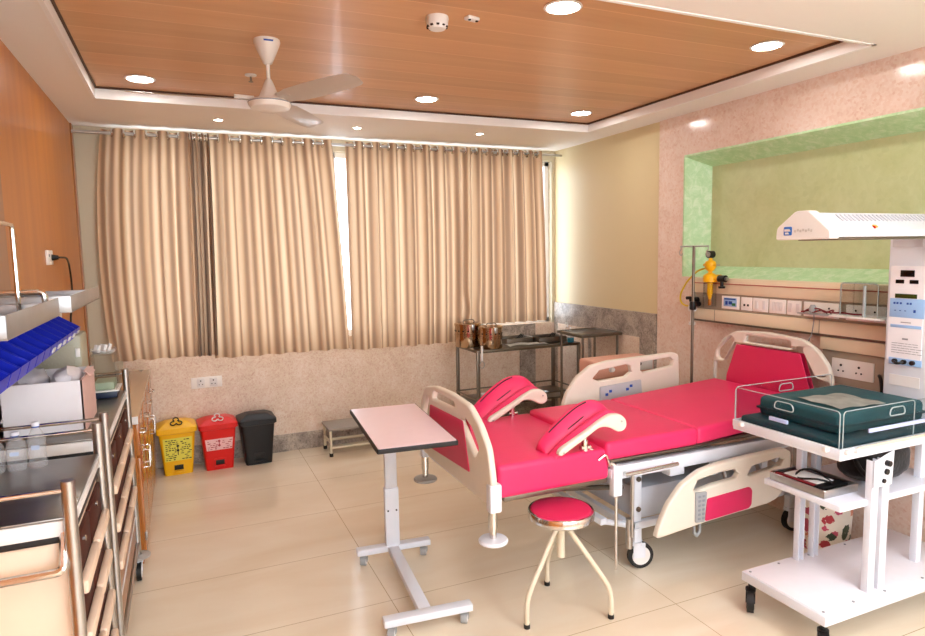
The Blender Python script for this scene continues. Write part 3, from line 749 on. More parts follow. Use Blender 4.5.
# things on the carts
def bottle(x, y, z, h, r, label):
    t = thing('plastic_bottle', label, 'bottle', (x, y, z), group='clear bottles on the nearest cart')
    MB().lathe([(0, z), (r*.9, z), (r, z+.006), (r, z+h*.30), (r*.94, z+h*.34), (r, z+h*.38), (r, z+h*.62), (r*.8, z+h*.75), (r*.38, z+h*.88), (r*.36, z+h*.92), (0, z+h*.92)], (x, y, 0), 20).build('bottle_body', M['pvc'], t)
    MB().cyl((x, y, z+h*.905), (x, y, z+h), r*.45, 16).build('cap', mat('clear_white_cap', 'd9dde6', .3), t)
    MB().lathe([(r*.40, z+h*.885), (r*.46, z+h*.89), (r*.46, z+h*.91), (r*.40, z+h*.915)], (x, y, 0), 20).build('neck_ring', M['ink_blue'], t)
    MB().box((x, y-r-.0005, z+h*.47), (r*.9, .001, h*.10), 0).build('label_band', mat('pale_blue_label', 'b4c4dc', .5), t)
bottle(-.585, 2.445, 1.07, .125, .029, 'clear plastic bottle at the left edge of the photo on the nearest cart')
bottle(-.525, 2.45, 1.07, .125, .028, 'clear plastic bottle, middle of the three on the nearest cart')
bottle(-.468, 2.455, 1.07, .150, .026, 'clear plastic bottle, rightmost and tallest of the three on the nearest cart')

t = thing('carton', 'open white cardboard carton full of plastic bags on the second cart', 'box', (-.53, 3.03, 1.06))
x0, x1, y0, y1, z0, z1 = -.662, -.385, 2.90, 3.27, 1.062, 1.272
mb = MB(); mb.bb(x0, x1, y0, y0+.006, z0, z1); mb.bb(x0, x1, y1-.006, y1, z0, z1); mb.bb(x0, x0+.006, y0, y1, z0, z1); mb.bb(x0, x1, y0, y1, z0, z0+.005)
mb.build('carton_walls', M['box_white'], t, False)
MB().bb(x1-.006, x1+.001, y0, y1, z0, z1).build('carton_side', M['box_pink'], t, False)
mb = MB(); mb.box((x1+.006, (y0+y1)/2, z1+.008), (.035, .14, .004), .001, (0, .7, 0)); mb.build('carton_flap', M['box_pink'], t, False)
def crumple(name, c, sz, m, label, cat, seed, group=None, amp=.25):
    mb = MB(); rnd = random.Random(seed)
    bmesh.ops.create_icosphere(mb.bm, subdivisions=3, radius=.5)
    from mathutils import noise
    for v in mb.bm.verts:
        d = noise.noise(v.co*5+Vector((seed, 0, 0)))*amp
        p = v.co*(1+d); v.co = Vector((c[0]+p.x*sz[0], c[1]+p.y*sz[1], c[2]+max(p.z, -.42)*sz[2]))
    return tag(mb.build(name, m, loc=(c[0], c[1], c[2]-sz[2]*.4)), label, cat, group)
crumple('plastic_bag', (-.59, 3.06, 1.245), (.13, .26, .14), mat('grey_film', 'b9b7bd', .25), 'clear crumpled plastic bag at the left in the white carton', 'bag', 3, 'plastic bags in the carton')
crumple('plastic_bag', (-.455, 3.06, 1.25), (.11, .26, .11), mat('white_film', 'e9e6ea', .3), 'white crumpled plastic bag at the right in the white carton', 'bag', 5, 'plastic bags in the carton')

t = thing('instrument_cabinet', 'grey green upright metal box standing behind the white carton on the second cart', 'cabinet', (-.55, 3.42, 1.06))
MB().bb(-.66, -.432, 3.32, 3.52, 1.062, 1.41, .012).build('housing', M['green_grey'], t)
mb = MB().bb(-.65, -.46, 3.3175, 3.320, 1.10, 1.36)
for i in range(14):
    for j in range(9): mb.box((-.645+i*.0135, 3.316, 1.12+j*.027+(i % 2)*.006), (.006, .004, .006), 0)
mb.build('perforated_front', mat('pale_grey_green', 'b0ab97', .45), t)
MB().box((-.447, 3.316, 1.33), (.018, .004, .04), .002).build('tag_plate', M['white'], t)
t = thing('acrylic_case', 'clear acrylic case with green pad and dark blue base on the second cart', 'case', (-.42, 3.64, 1.06))
ax0, ax1, ay0, ay1 = -.435, -.325, 3.56, 3.73
MB().bb(ax0, ax1, ay0, ay1, 1.062, 1.095, .004).build('base', M['dark_blue'], t)
MB().bb(ax0-.01, ax1+.01, ay0-.01, ay1+.01, 1.095, 1.102, .002).build('base_edge', M['white'], t)
MB().bb(ax0+.01, ax1-.01, ay0+.01, ay1-.01, 1.102, 1.14, .006).build('pad', M['pale_green'], t)
mb = MB(); mb.bb(ax0, ax0+.004, ay0, ay1, 1.102, 1.27); mb.bb(ax1-.004, ax1, ay0, ay1, 1.102, 1.27); mb.bb(ax0, ax1, ay0, ay0+.004, 1.102, 1.27); mb.bb(ax0, ax1, ay1-.004, ay1, 1.102, 1.27)
mb.build('clear_walls', M['acrylic'], t, False)
t = thing('ampoule_dish', 'clear dish of small white vials on top of the acrylic case', 'dish', (-.42, 3.65, 1.27))
MB().bb(-.435, -.325, 3.56, 3.73, 1.272, 1.277, .002).build('shelf_plate', M['acrylic'], t)
MB().lathe([(.045, 1.278), (.06, 1.298), (.062, 1.298), (.048, 1.278), (0, 1.278)], (-.38, 3.65, 0)).build('dish', M['pvc'], t)
for k, (dx, dy) in enumerate(((-.03, 0), (-.008, .02), (.012, -.012), (.03, .014), (-.014, -.03), (.004, .0))):
    MB().tube([(-.39+dx, 3.65+dy, 1.285), (-.38+dx, 3.66+dy, 1.318)], .009, 8).build('vial', M['white'], t)

# ------------------------------------------------------------------ step stool
t = thing('step_stool', 'low cream step stool with grey tread against the back wall', 'step stool', (1.32, 5.55, 0))
MB().bb(1.085, 1.56, 5.42, 5.72, .228, .25, .004).build('tread', M['concrete'], t)
for x in (1.105, 1.54):
    for y in (5.44, 5.70):
        lg = MB().cyl((x, y, .02), (x, y, .23), .012).build('leg', M['cream_metal'], t)
        MB().cyl((x, y, 0), (x, y, .03), .017).build('rubber_foot', M['black'], lg)
mb = MB(); mb.cyl((1.105, 5.44, .075), (1.54, 5.44, .075), .010); mb.cyl((1.105, 5.70, .075), (1.54, 5.70, .075), .010)
for x in (1.105, 1.54): mb.cyl((x, 5.44, .12), (x, 5.70, .12), .009)
mb.cyl((1.105, 5.57, .12), (1.54, 5.57, .12), .010)
mb.build('stretcher', M['cream_metal'], t)

# ------------------------------------------------------------------ overbed table
t = thing('overbed_table', 'wheeled overbed table with a pale pink top, black edging and white column', 'table', (1.02, 3.405, 0), math.radians(-5), local=True)
ztop = .862
def oy(v): return v
MB().plate([[(-.195, -.665), (.195, -.665), (.195, .15), (-.195, .15)]], 'xy', ztop-.011, .022, .003, .012).build('table_top', M['black'], t)
MB().plate([[(-.188, -.658), (.188, -.658), (.188, .143), (-.188, .143)]], 'xy', ztop+.0005, .003, 0, .01).build('laminate', M['tabletop'], t)
mb = MB(); mb.bb(-.03, .03, -.30, .10, ztop-.05, ztop-.022, .003); mb.bb(-.10, .10, -.34, -.30, ztop-.05, ztop-.022, .003); mb.build('support_rail', M['white_metal'], t)
MB().bb(-.04, .04, -.022, .022, .09, .43, .004).build('outer_column', M['white_metal'], t)
MB().bb(-.034, .034, -.017, .017, .40, ztop-.03, .003).build('inner_column', mat('column_white', 'd6d8de', .3), t)
for x in (-.024, .024): MB().cyl((x, -.026, .30), (x, -.020, .30), .005, 10).build('bolt', M['ink'], t)
MB().bb(-.03, .03, -.72, 0, .055, .09, .004).build('base_beam', M['white_metal'], t)
for yy in (0., -.735):
    f = MB().bb(-.205, .22, yy-.028, yy+.028, .06, .095, .005).build('foot_bar', M['white_metal'], t)
    for xx in (-.165, .185): caster(t, xx, yy, .0245, .062, M['grey_plastic'], M['grey_plastic'], 1.1, M['white'], .03)

# ------------------------------------------------------------------ round stool
sx, sy_ = 1.612, 2.555
t = thing('round_stool', 'round stool with a crimson seat, chrome rim and cream legs in front of the bed', 'stool', (sx, sy_, 0))
MB().lathe([(0, .520), (.10, .520), (.142, .514), (.150, .504), (.150, .492), (0, .492)], (sx, sy_, 0), 48).build('seat', M['pink_dark'], t)
MB().lathe([(.149, .511), (.156, .509), (.160, .502), (.160, .474), (.155, .467), (0, .467), (0, .48), (.149, .48)], (sx, sy_, 0), 48).build('rim', M['chrome'], t)
MB().cyl((sx, sy_, .27), (sx, sy_, .468), .020).build('spindle', M['cream_metal'], t)
for px_, py_ in ((1.382, 2.485), (1.784, 2.386), (1.669, 2.78)):
    d_ = Vector((px_-sx, py_-sy_, 0)); d_.normalize(); R_ = math.hypot(px_-sx, py_-sy_)
    P = [Vector((sx, sy_, 0))+d_*a+Vector((0, 0, z)) for a, z in ((.01, .435), (.03, .425), (R_-.02, .17), (R_, .12), (R_, .01))]
    lg = MB().tube(P, .0125, 10, fl=.04).build('leg', M['cream_metal'], t)
    MB().cyl((px_, py_, 0), (px_, py_, .02), .015, 12).build('rubber_foot', M['black'], lg)
# ------------------------------------------------------------------ hospital delivery bed
bed = thing('hospital_bed', 'crimson hospital delivery bed with cream side rails and padded leg rests', 'bed', (2.35, 3.03, 0))
def pad(x0, x1, y0, y1, z0, z1, dz=0., bev=.028):
    mb = MB(); mb.box(((x0+x1)/2, (y0+y1)/2, (z0+z1)/2), (x1-x0, y1-y0, z1-z0), 0)
    es = [e for e in mb.bm.edges]
    bmesh.ops.bevel(mb.bm, geom=es, offset=bev, segments=4, profile=.6, affect='EDGES')
    for v in mb.bm.verts: v.co.z += dz*(v.co.x-x0)/(x1-x0)
    return mb
pad(1.300, 1.93, 2.60, 3.42, .590, .752).build('foot_mattress', M['pink'], bed)
pad(1.90, 2.50, 2.585, 3.38, .69, .785).build('seat_mattress', M['pink'], bed)
pad(2.495, 3.405, 2.585, 3.38, .692, .785, .055).build('back_mattress', M['pink'], bed)
MB().bb(1.34, 1.93, 2.62, 3.45, .565, .592, .004).build('foot_deck', M['dark_steel'], bed)
mb = MB(); mb.tube([(1.93, 2.60, .683), (2.48, 2.60, .683), (3.38, 2.60, .715)], .009); mb.tube([(1.93, 3.47, .683), (2.48, 3.47, .683), (3.38, 3.47, .715)], .009)
mb.bb(1.94, 3.38, 2.63, 3.44, .668, .69, .003)
mb.build('deck_frame', M['dark_steel'], bed)
mb = MB(); mb.bb(1.95, 3.40, 2.595, 2.645, .580, .650, .005); mb.bb(1.95, 3.40, 3.42, 3.47, .580, .650, .005); mb.bb(1.94, 1.99, 2.6, 3.46, .585, .635, .004); mb.bb(3.33, 3.40, 2.6, 3.46, .58, .65, .004)
mb.bb(2.62, 2.66, 2.63, 3.44, .585, .63, .004)
mb.build('side_beam', M['white_metal'], bed)
mb = MB()
for x in (2.62, 2.76, 2.86, 3.1): MB().bb(x, x+.04, 2.60, 2.63, .50, .585, .003).build('rail_bracket', M['white_metal'], bed)
MB().bb(2.33, 2.43, 2.61, 2.68, .535, .585, .006).build('cable_box', M['white_metal'], bed)
MB().bb(1.945, 2.0, 2.585, 2.625, .495, .66, .006).build('corner_bracket', M['white_metal'], bed)
MB().cyl((1.972, 2.60, .10), (1.972, 2.60, .5), .008).build('drop_rod', M['chrome'], bed)
mb = MB(); mb.cyl((2.0, 2.565, .612), (2.34, 2.565, .619), .010); mb.cyl((2.33, 2.565, .619), (2.33, 2.60, .619), .007); mb.cyl((2.02, 2.565, .612), (2.02, 2.60, .612), .007)
mb.build('accessory_rail', M['chrome'], bed)
mb = MB(); mb.cyl((2.055, 2.575, .60), (2.055, 2.575, .27), .009); mb.cyl((2.055, 2.60, .36), (2.055, 2.60, .20), .018)
mb.build('height_rod', M['steel'], bed)
# undercarriage
mb = MB()
for y in (2.74, 3.34): mb.bb(2.16, 3.38, y-.02, y+.02, .22, .26, .004)
for x in (2.175, 3.35): mb.bb(x-.02, x+.02, 2.72, 3.36, .22, .26, .004)
mb.bb(1.95, 1.99, 2.70, 3.38, .30, .335, .004)
for y in (2.72, 3.36): mb.tube([(1.97, y, .315), (2.17, y, .25)], .016)
mb.build('base_frame', M['white_metal'], bed)
MB().bb(2.22, 3.17, 2.75, 3.33, .265, .44, .008).build('base_cover', mat('pale_grey_cover', 'c3c9d4', .35), bed)
mb = MB()
for x in (2.22, 3.17):
    for y in (2.755, 3.325): mb.bb(x-.025, x+.025, y-.02, y+.02, .24, .58, .004)
mb.build('lift_column', M['white_metal'], bed)
mb = MB()
for x, z in ((2.22, .50), (2.22, .33), (2.23, .57)): mb.cyl((x, 2.725, z), (x, 2.738, z), .014, 12)
mb.build('pivot_bolts', M['dark_steel'], bed)
mb = MB(); mb.bb(1.42, 1.95, 2.80, 3.28, .53, .565, .004); mb.tube([(1.55, 2.8, .53), (2.2, 2.85, .42)], .014); mb.tube([(1.55, 3.25, .53), (2.2, 3.2, .42)], .014); mb.bb(1.80, 2.0, 2.9, 3.1, .44, .53, .01)
mb.build('foot_mechanism', M['dark_steel'], bed)
for x, y, rz in ((2.205, 2.73, 2.9), (2.18, 3.34, 2.6), (3.35, 2.70, 3.0), (3.35, 3.34, 2.9)):
    mb = MB(); mb.bb(x-.025, x+.025, y-.02, y+.02, .15, .23, .006); 
    mb.build('caster_housing', M['white_metal'], bed)
    caster(bed, x, y, .072, .16, M['white_metal'], M['black'], rz, M['white'], .028)
# near side rail, folded down
R_out = [(2.160, .268), (2.166, .29), (2.185, .34), (2.237, .433), (2.324, .523), (2.445, .580), (2.57, .600), (2.80, .610), (3.06, .616), (3.115, .59), (3.115, .48), (3.08, .38), (3.02, .33), (2.95, .312), (2.50, .290), (2.18, .262)]
S1 = [(2.401, .48), (2.431, .53), (2.571, .548), (2.692, .550), (2.721, .521), (2.702, .498), (2.541, .490), (2.417, .471)]
S2 = [(2.785, .502), (2.817, .548), (3.03, .568), (3.06, .55), (3.04, .52), (2.802, .495)]
sr = MB().plate([fillet([(a, b, 0) for a, b in R_out], .03, 3, True) and [(v.x, v.y) for v in fillet([(a, b, 0) for a, b in R_out], .02, 3, True)], S1, S2], 'xz', 2.53, .04, .010).build('side_rail', M['cream_plastic'], bed)
sr['label'] = 'cream side rail folded down on the near side'
MB().plate([[(2.493, .421), (2.796, .437), (2.815, .417), (2.813, .333), (2.792, .316), (2.479, .300)]], 'xz', 2.508, .008, .002, .012).build('rail_inset', M['pink_dark'], sr)
cp = MB().plate([[(2.408, .470), (2.486, .463), (2.472, .300), (2.410, .305)]], 'xz', 2.506, .012, .003, .008).build('control_panel', M['grey_plastic'], sr)
mb = MB()
for k in range(6):
    for j in range(2): mb.box((2.432+j*.028, 2.498, .325+k*.024), (.016, .004, .012), .001)
mb.build('buttons', M['ink_grey'], cp)
MB().plate([[(2.436, .31), (2.49, .31), (2.49, .22), (2.463, .195), (2.440, .22)], [(2.449, .29), (2.477, .29), (2.477, .232), (2.463, .215), (2.451, .232)]], 'xz', 2.55, .014, .003, .01).build('release_lever', M['grey_plastic'], sr)
mb = MB()
for x in (2.68, 2.93): mb.tube([(x, 2.60, .55), (x, 2.57, .50), (x, 2.55, .38)], .012)
mb.build('rail_link', M['steel'], sr)
# far side rail, raised
F_out = [(2.227, .66), (2.232, .73), (2.265, .815), (2.342, .914), (2.452, .984), (2.596, 1.006), (3.151, 1.018), (3.196, 1.00), (3.205, .80), (3.2, .66)]
F1 = [(2.468, .896), (2.520, .945), (2.745, .968), (2.775, .955), (2.785, .912), (2.740, .885), (2.516, .872)]
F2 = [(2.863, .972), (3.12, .986), (3.15, .965), (3.14, .925), (2.89, .898), (2.86, .915)]
fo = [(v.x, v.y) for v in fillet([(a, b, 0) for a, b in F_out], .02, 3, True)]
sr2 = MB().plate([fo, F1, F2], 'xz', 3.53, .04, .010).build('side_rail', M['cream_plastic'], bed)
sr2['label'] = 'cream side rail standing up on the far side'
cp = MB().plate([[(2.519, .835), (2.857, .855), (2.867, .755), (2.519, .735)]], 'xz', 3.505, .012, .003, .01).build('control_panel', mat('pale_grey_control', 'b9bcc0', .4), sr2)
mb = MB()
for x, z in ((2.57, .78), (2.60, .80), (2.74, .80), (2.77, .82)): mb.box((x, 3.497, z), (.022, .004, .018), .001)
mb.build('buttons', M['ink_blue'], cp)
MB().tube([(2.7, 3.48, .60), (2.7, 3.52, .68)], .012).build('rail_link', M['steel'], sr2)
# head board and foot board (moulded frames with hand slots)
def board(xc, out, insl, slots, inset_side, name, lab):
    o = MB().plate([[(v.x, v.y) for v in fillet([(a, b, 0) for a, b in out], .03, 4, True)]]+[[(v.x, v.y) for v in fillet([(a, b, 0) for a, b in s2], .014, 3, True)] for s2 in slots], 'yz', xc, .034, .010).build(name, M['cream_plastic'], bed)
    o['label'] = lab
    MB().plate([insl], 'yz', xc+inset_side*.019, .006, .002, .01).build('board_inset', M['pink_dark'], o)
    if True: MB().plate([insl], 'yz', xc-inset_side*.019, .006, .002, .01).build('board_inset', M['pink_dark'], o)
    return o
yc = 2.965
H_out = [(yc-.455, .60), (yc-.455, .97), (yc-.43, 1.05), (yc-.36, 1.13), (yc-.265, 1.183), (yc-.2, 1.19), (yc, 1.202), (yc+.2, 1.19), (yc+.265, 1.183), (yc+.36, 1.13), (yc+.43, 1.05), (yc+.455, .97), (yc+.455, .60)]
H_in = [(yc-.325, .87), (yc-.245, 1.095), (yc+.245, 1.095), (yc+.325, .87), (yc+.33, .70), (yc-.33, .70)]
H_s = [[(yc-.18, 1.12), (yc-.17, 1.165), (yc+.17, 1.165), (yc+.18, 1.12)],
       [(yc-.268, 1.125), (yc-.305, 1.148), (yc-.418, 1.04), (yc-.415, .98), (yc-.365, .97)],
       [(yc+.268, 1.125), (yc+.305, 1.148), (yc+.418, 1.04), (yc+.415, .98), (yc+.365, .97)]]
board(3.44, H_out, H_in, H_s, -1, 'head_board', 'cream head board with crimson inset by the wall')
yf = 3.04
def fb(pts, dz): return [(yf+(a), z+dz) for a, z in pts]
F_o = [(yf-.475, .57), (yf-.475, .70), (yf-.44, .84), (yf-.35, .935), (yf-.23, 1.005), (yf, 1.022), (yf+.23, 1.015), (yf+.38, .985), (yf+.45, .90), (yf+.475, .80), (yf+.475, .585)]
F_i = [(yf-.24, .672), (yf-.165, .912), (yf+.29, .900), (yf+.33, .645)]
F_s = [[(yf-.06, .945), (yf-.05, .982), (yf+.25, .985), (yf+.27, .935)],
       [(yf-.18, .930), (yf-.125, .905), (yf-.30, .76), (yf-.345, .82), (yf-.27, .90)],
       [(yf+.32, .93), (yf+.37, .935), (yf+.43, .84), (yf+.425, .77), (yf+.38, .78)]]
fbd = board(1.262, F_o, F_i, F_s, -1, 'foot_board', 'cream foot board with crimson inset facing the overbed table')
for y in (yf-.455, yf+.455):
    MB().bb(1.238, 1.300, y-.026, y+.026, .545, .68, .010).build('board_bracket', M['white_metal'], bed)
    st = MB(); st.cyl((1.262, y, .41), (1.262, y, .555), .017); st.cyl((1.262, y, .47), (1.262, y, .555), .021)
    so = st.build('bumper_stem', M['chrome'], bed)
    MB().lathe([(0, .395), (.05, .395), (.068, .402), (.070, .410), (.064, .418), (.03, .422), (0, .422)], (1.262, y, 0), 32).build('bumper_disc', M['white_metal'] if y < yf else M['grey_disc'], so)
mb = MB(); mb.bb(1.27, 1.31, yf-.45, yf+.45, .555, .58, .004); mb.build('foot_beam', M['white_metal'], bed)
# padded leg rests: a moulded shell edge with a quilted trough behind it
SH = [(-.008, -.010), (.002, .016), (.076, .051), (.161, .091), (.235, .132), (.30, .158), (.355, .152), (.390, .125), (.398, .088), (.378, .062), (.340, .060), (.305, .085), (.260, .098), (.226, .096), (.139, .048), (.010, -.018)]
def leg_rest(x0, z0, y0, W, lab, sc=1., wing=1.15):
    prof = [(-.015, -.012), (.075, .035), (.16, .080), (.235, .120), (.30, .145), (.345, .140), (.378, .110)]
    fp = [Vector((a*sc, 0, b*sc)) for a, b in prof]; pts = []
    for i in range(len(fp)-1):
        p0, p1, p2, p3 = fp[max(i-1, 0)], fp[i], fp[i+1], fp[min(i+2, len(fp)-1)]
        for k in range(5):
            t_ = k/5; pts.append(.5*((2*p1)+(-p0+p2)*t_+(2*p0-5*p1+4*p2-p3)*t_*t_+(-p0+3*p1-3*p2+p3)*t_**3))
    pts.append(fp[-1]); n = len(pts); NU = 16; top, low = [], []
    for i, p in enumerate(pts):
        tg = (pts[min(i+1, n-1)]-pts[max(i-1, 0)]).normalized(); nm = Vector((-tg.z, 0, tg.x)); s = i/(n-1); A_, B_ = [], []
        full = .55+.45*math.sin(PI*min(1, max(0, .12+s)))
        for k in range(NU+1):
            u = k/NU
            # soft roll near the shell, a crease, then the raised far wing
            h = .016*math.sin(PI*min(1, u/.42)) if u < .42 else 0
            if u >= .42: h = .050*wing*math.sin(PI/2*min(1, (u-.42)/.45))*full-(.018*max(0, (u-.87)/.13))
            h += .004*math.sin(9*s+4*u)*u
            h -= .012*math.exp(-((u-.42)/.05)**2)
            q = Vector((x0, y0, z0))+p+nm*h+Vector((-.030*u*(1-.6*s)+.03*(1-s)**6*u*u, W*u, .012*u-.03*(1-s)**8))
            A_.append(q); B_.append(Vector((x0, y0, z0))+p-nm*(.022+.012*math.sin(PI*u))+Vector((-.03*u, W*u, .0)))
        top.append(A_); low.append(B_)
    g = MB(); V = [[g.bm.verts.new(q) for q in r] for r in top]; U = [[g.bm.verts.new(q) for q in r] for r in low]
    for i in range(n-1):
        for j in range(NU):
            g.bm.faces.new((V[i][j], V[i+1][j], V[i+1][j+1], V[i][j+1])); g.bm.faces.new((U[i][j], U[i][j+1], U[i+1][j+1], U[i+1][j]))
        g.bm.faces.new((V[i][0], U[i][0], U[i+1][0], V[i+1][0])); g.bm.faces.new((V[i][-1], V[i+1][-1], U[i+1][-1], U[i][-1]))
    for j in range(NU):
        g.bm.faces.new((V[0][j], V[0][j+1], U[0][j+1], U[0][j])); g.bm.faces.new((V[-1][j], U[-1][j], U[-1][j+1], V[-1][j+1]))
    o = g.build('leg_rest', M['pink'], bed, angle=80); o['label'] = lab
    sh = [(x0+a*sc, z0+b*sc) for a, b in SH]
    so = MB().plate([[(v.x, v.y) for v in fillet([(a, b, 0) for a, b in sh], .018, 3, True)]], 'xz', y0-.008, .036, .010).build('shell', M['cream_plastic'], o, angle=60)
    for a, b in ((.02, .0), (.36, .115)): MB().cyl((x0+a*sc, y0-.030, z0+b*sc), (x0+a*sc, y0-.024, z0+b*sc), .005, 10).build('rivet', M['steel'], so)
    st = MB(); st.tube([top[k_][8]+Vector((0, 0, .003)) for k_ in range(8, 15)], .003, 6); st.build('strap_or_crease_line', M['black'], o)  # black tube stands in for the shade of a cushion crease
    st = MB(); st.tube([top[k_][12]+Vector((0, 0, .003)) for k_ in range(4, 19)], .003, 6); st.build('strap_or_crease_line', M['black'], o)  # second black tube, crease shade drawn along the far wing
    return o
leg_rest(1.622, .775, 2.60, .155, 'padded leg rest on the near side')
leg_rest(1.612, .758, 3.35, .19, 'padded leg rest on the far side', wing=1.5)
for y, yb in ((2.63, 2.60), (3.40, 3.46)):
    mb = MB(); mb.cyl((1.80, y, .87), (1.80, y, .705), .011); mb.cyl((1.80, y, .80), (1.80, y, .73), .017); mb.tube([(1.80, y, .775), (1.90, (y+yb)/2, .70), (1.965, yb, .655)], .010, fl=.03)
    mb.cyl((1.775, y, .765), (1.83, y, .765), .014); mb.tube([(1.86, yb, .70), (1.90, yb-.01, .73), (1.93, yb, .66)], .007, fl=.02)
    mb.build('leg_rest_clamp', M['chrome'], bed)
# ------------------------------------------------------------------ infant warmer trolley
wm = thing('infant_warmer', 'white wheeled infant warmer with overhead heater hood and clear sided bed', 'infant warmer', (2.9, 1.98, 0))
bx0, bx1, by0, by1 = 2.405, 3.50, 1.745, 2.19
MB().bb(bx0, bx1, by0, by1, .142, .188, .005).build('base_frame', M['white_metal'], wm)
MB().bb(bx0+.006, bx1-.006, by0+.006, by1-.006, .188, .191, .001).build('base_sheet', mat('base_laminate', 'eceaf0', .25), wm)
mb = MB()
for x in (2.43, 2.62, 2.83, 3.1):
    for y in (by0+.03, by1-.03): mb.cyl((x, y, .191), (x, y, .194), .006, 10)
mb.build('screws', M['ink_grey'], wm)
for x, y in ((2.435, 2.16), (2.44, 1.78), (3.45, 2.15), (3.45, 1.78)):
    caster(wm, x, y, .052, .142, M['black_plastic'], M['black'], .75, M['black_plastic'], .03)
mb = MB()
def chan(x, y, z0, z1, sgn):
    mb.bb(x-.021, x+.021, y-.003*sgn-.003, y-.003*sgn+.003, z0, z1, .001); mb.bb(x-.021, x-.017, y, y+.03*sgn, z0, z1, .001); mb.bb(x+.017, x+.021, y, y+.03*sgn, z0, z1, .001)
def post(x, y, z0, z1, sgn, w_=.038):
    m_ = MB(); m_.bb(x-w_/2, x+w_/2, y-.003, y+.003, z0, z1, .001)
    for q in (-1, 1): m_.bb(x+q*(w_/2-.002)-.002, x+q*(w_/2-.002)+.002, min(y, y+.028*sgn), max(y, y+.028*sgn), z0, z1, .001)
    return m_.build('post', M['white_metal'], wm)
post(2.765, 1.80, .19, .80, 1, .046); post(2.838, 1.80, .19, .80, 1, .046)
post(2.745, 2.165, .19, .83, -1); post(2.85, 2.165, .19, .83, -1)
MB().bb(3.225, 3.262, 1.88, 1.915, .19, .83, .003).build('post', M['white_metal'], wm)
MB().bb(3.225, 3.262, 2.11, 2.145, .19, .83, .003).build('post', M['white_metal'], wm)
gp = MB().plate([[(2.742, .68), (2.865, .68), (2.872, .835), (2.742, .800)]], 'xz', 1.792, .006, .001).build('tilt_bracket', M['white_metal'], wm)
mb = MB(); mb.cyl((2.82, 1.780, .745), (2.82, 1.789, .745), .013); mb.cyl((2.82, 1.770, .785), (2.82, 1.789, .785), .013); mb.cyl((2.805, 1.782, .705), (2.805, 1.789, .705), .010); mb.build('tilt_knob', M['black_plastic'], gp)
# middle shelf
MB().bb(2.565, 3.34, 1.815, 2.215, .590, .618, .003).build('middle_shelf', M['white_metal'], wm)
MB().bb(2.572, 3.33, 1.822, 2.208, .618, .620, .0005).build('shelf_sheet', mat('shelf_laminate', 'dfe2ee', .22), wm)
# bassinet
MB().bb(2.53, 3.345, 1.80, 2.385, .828, .858, .006).build('bassinet_tray', M['white_metal'], wm)
mb = MB(); mb.bb(2.527, 2.545, 1.80, 2.385, .845, .880, .004); mb.bb(2.53, 3.30, 1.797, 1.815, .845, .880, .004); mb.bb(2.53, 3.30, 2.37, 2.388, .845, .880, .004); mb.build('tray_rim', M['white_metal'], wm)
for x, y in ((2.56, 1.79), (2.62, 1.79), (2.52, 1.86), (2.52, 2.32)):
    MB().box((x, y, .868), (.030, .024, .022), .008).build('panel_hinge', M['white'], wm)
MB().bb(2.62, 3.30, 1.783, 1.791, .872, .884, .003).build('edge_rail', M['cream_metal'], wm)
MB().bb(2.775, 2.815, 2.19, 2.23, .62, .83, .005).build('tilt_column', M['dark_steel'], wm)
mt = MB().bb(2.552, 3.28, 1.825, 2.36, .860, .905, .015, 3).build('mattress', M['teal_dark'], wm)
MB().bb(2.548, 3.2, 1.822, 1.9, .859, .866, .002).build('sheet_edge', M['white'], mt)
def panel(plane, pos, a0, a1, slot, nm='clear_panel'):
    z0, z1 = .872, 1.045
    out = [(v.x, v.y) for v in fillet([(a0, z0, 0), (a1, z0, 0), (a1, z1, 0), (a0, z1, 0)], .02, 4, True)]
    o = MB().plate([out], plane, pos, .005).build(nm, M['acrylic'], wm, False)
    ed = MB(); f = (lambda a, z: (pos, a, z)) if plane == 'yz' else (lambda a, z: (a, pos, z))
    ed.tube([f(a, b) for a, b in out], .0022, 6, closed=True)
    cxm = (a0+a1)/2
    for q in slot:
        lp = fillet([(q-.055, z1-.055, 0), (q+.055, z1-.055, 0), (q+.045, z1-.018, 0), (q-.045, z1-.018, 0)], .018, 4, True)
        ed.tube([f(v.x, v.y) for v in lp], .003, 6, closed=True)
    ed.build('panel_edge', mat('acrylic_edge', 'a9b6b8', .15, spec=.8), o)
    return o
panel('yz', 2.533, 1.81, 2.375, (2.09,))
panel('xz', 1.803, 2.545, 3.02, (2.90,)); panel('xz', 2.382, 2.545, 3.25, (2.9,))
MB().plate([[(3.03, .872), (3.28, .872), (3.28, 1.045), (3.03, 1.045)]], 'xz', 1.803, .005, 0, .015).build('clear_panel', M['acrylic'], wm, False)
MB().bb(2.52, 2.530, 2.06, 2.16, .93, .948, .001).build('name_strip', mat('pale_blue_strip', 'b9c6ee', .4), wm)
MB().bb(2.70, 3.20, 1.792, 1.800, .935, .952, .001).build('name_strip', mat('pale_blue_strip', 'b9c6ee', .4), wm)
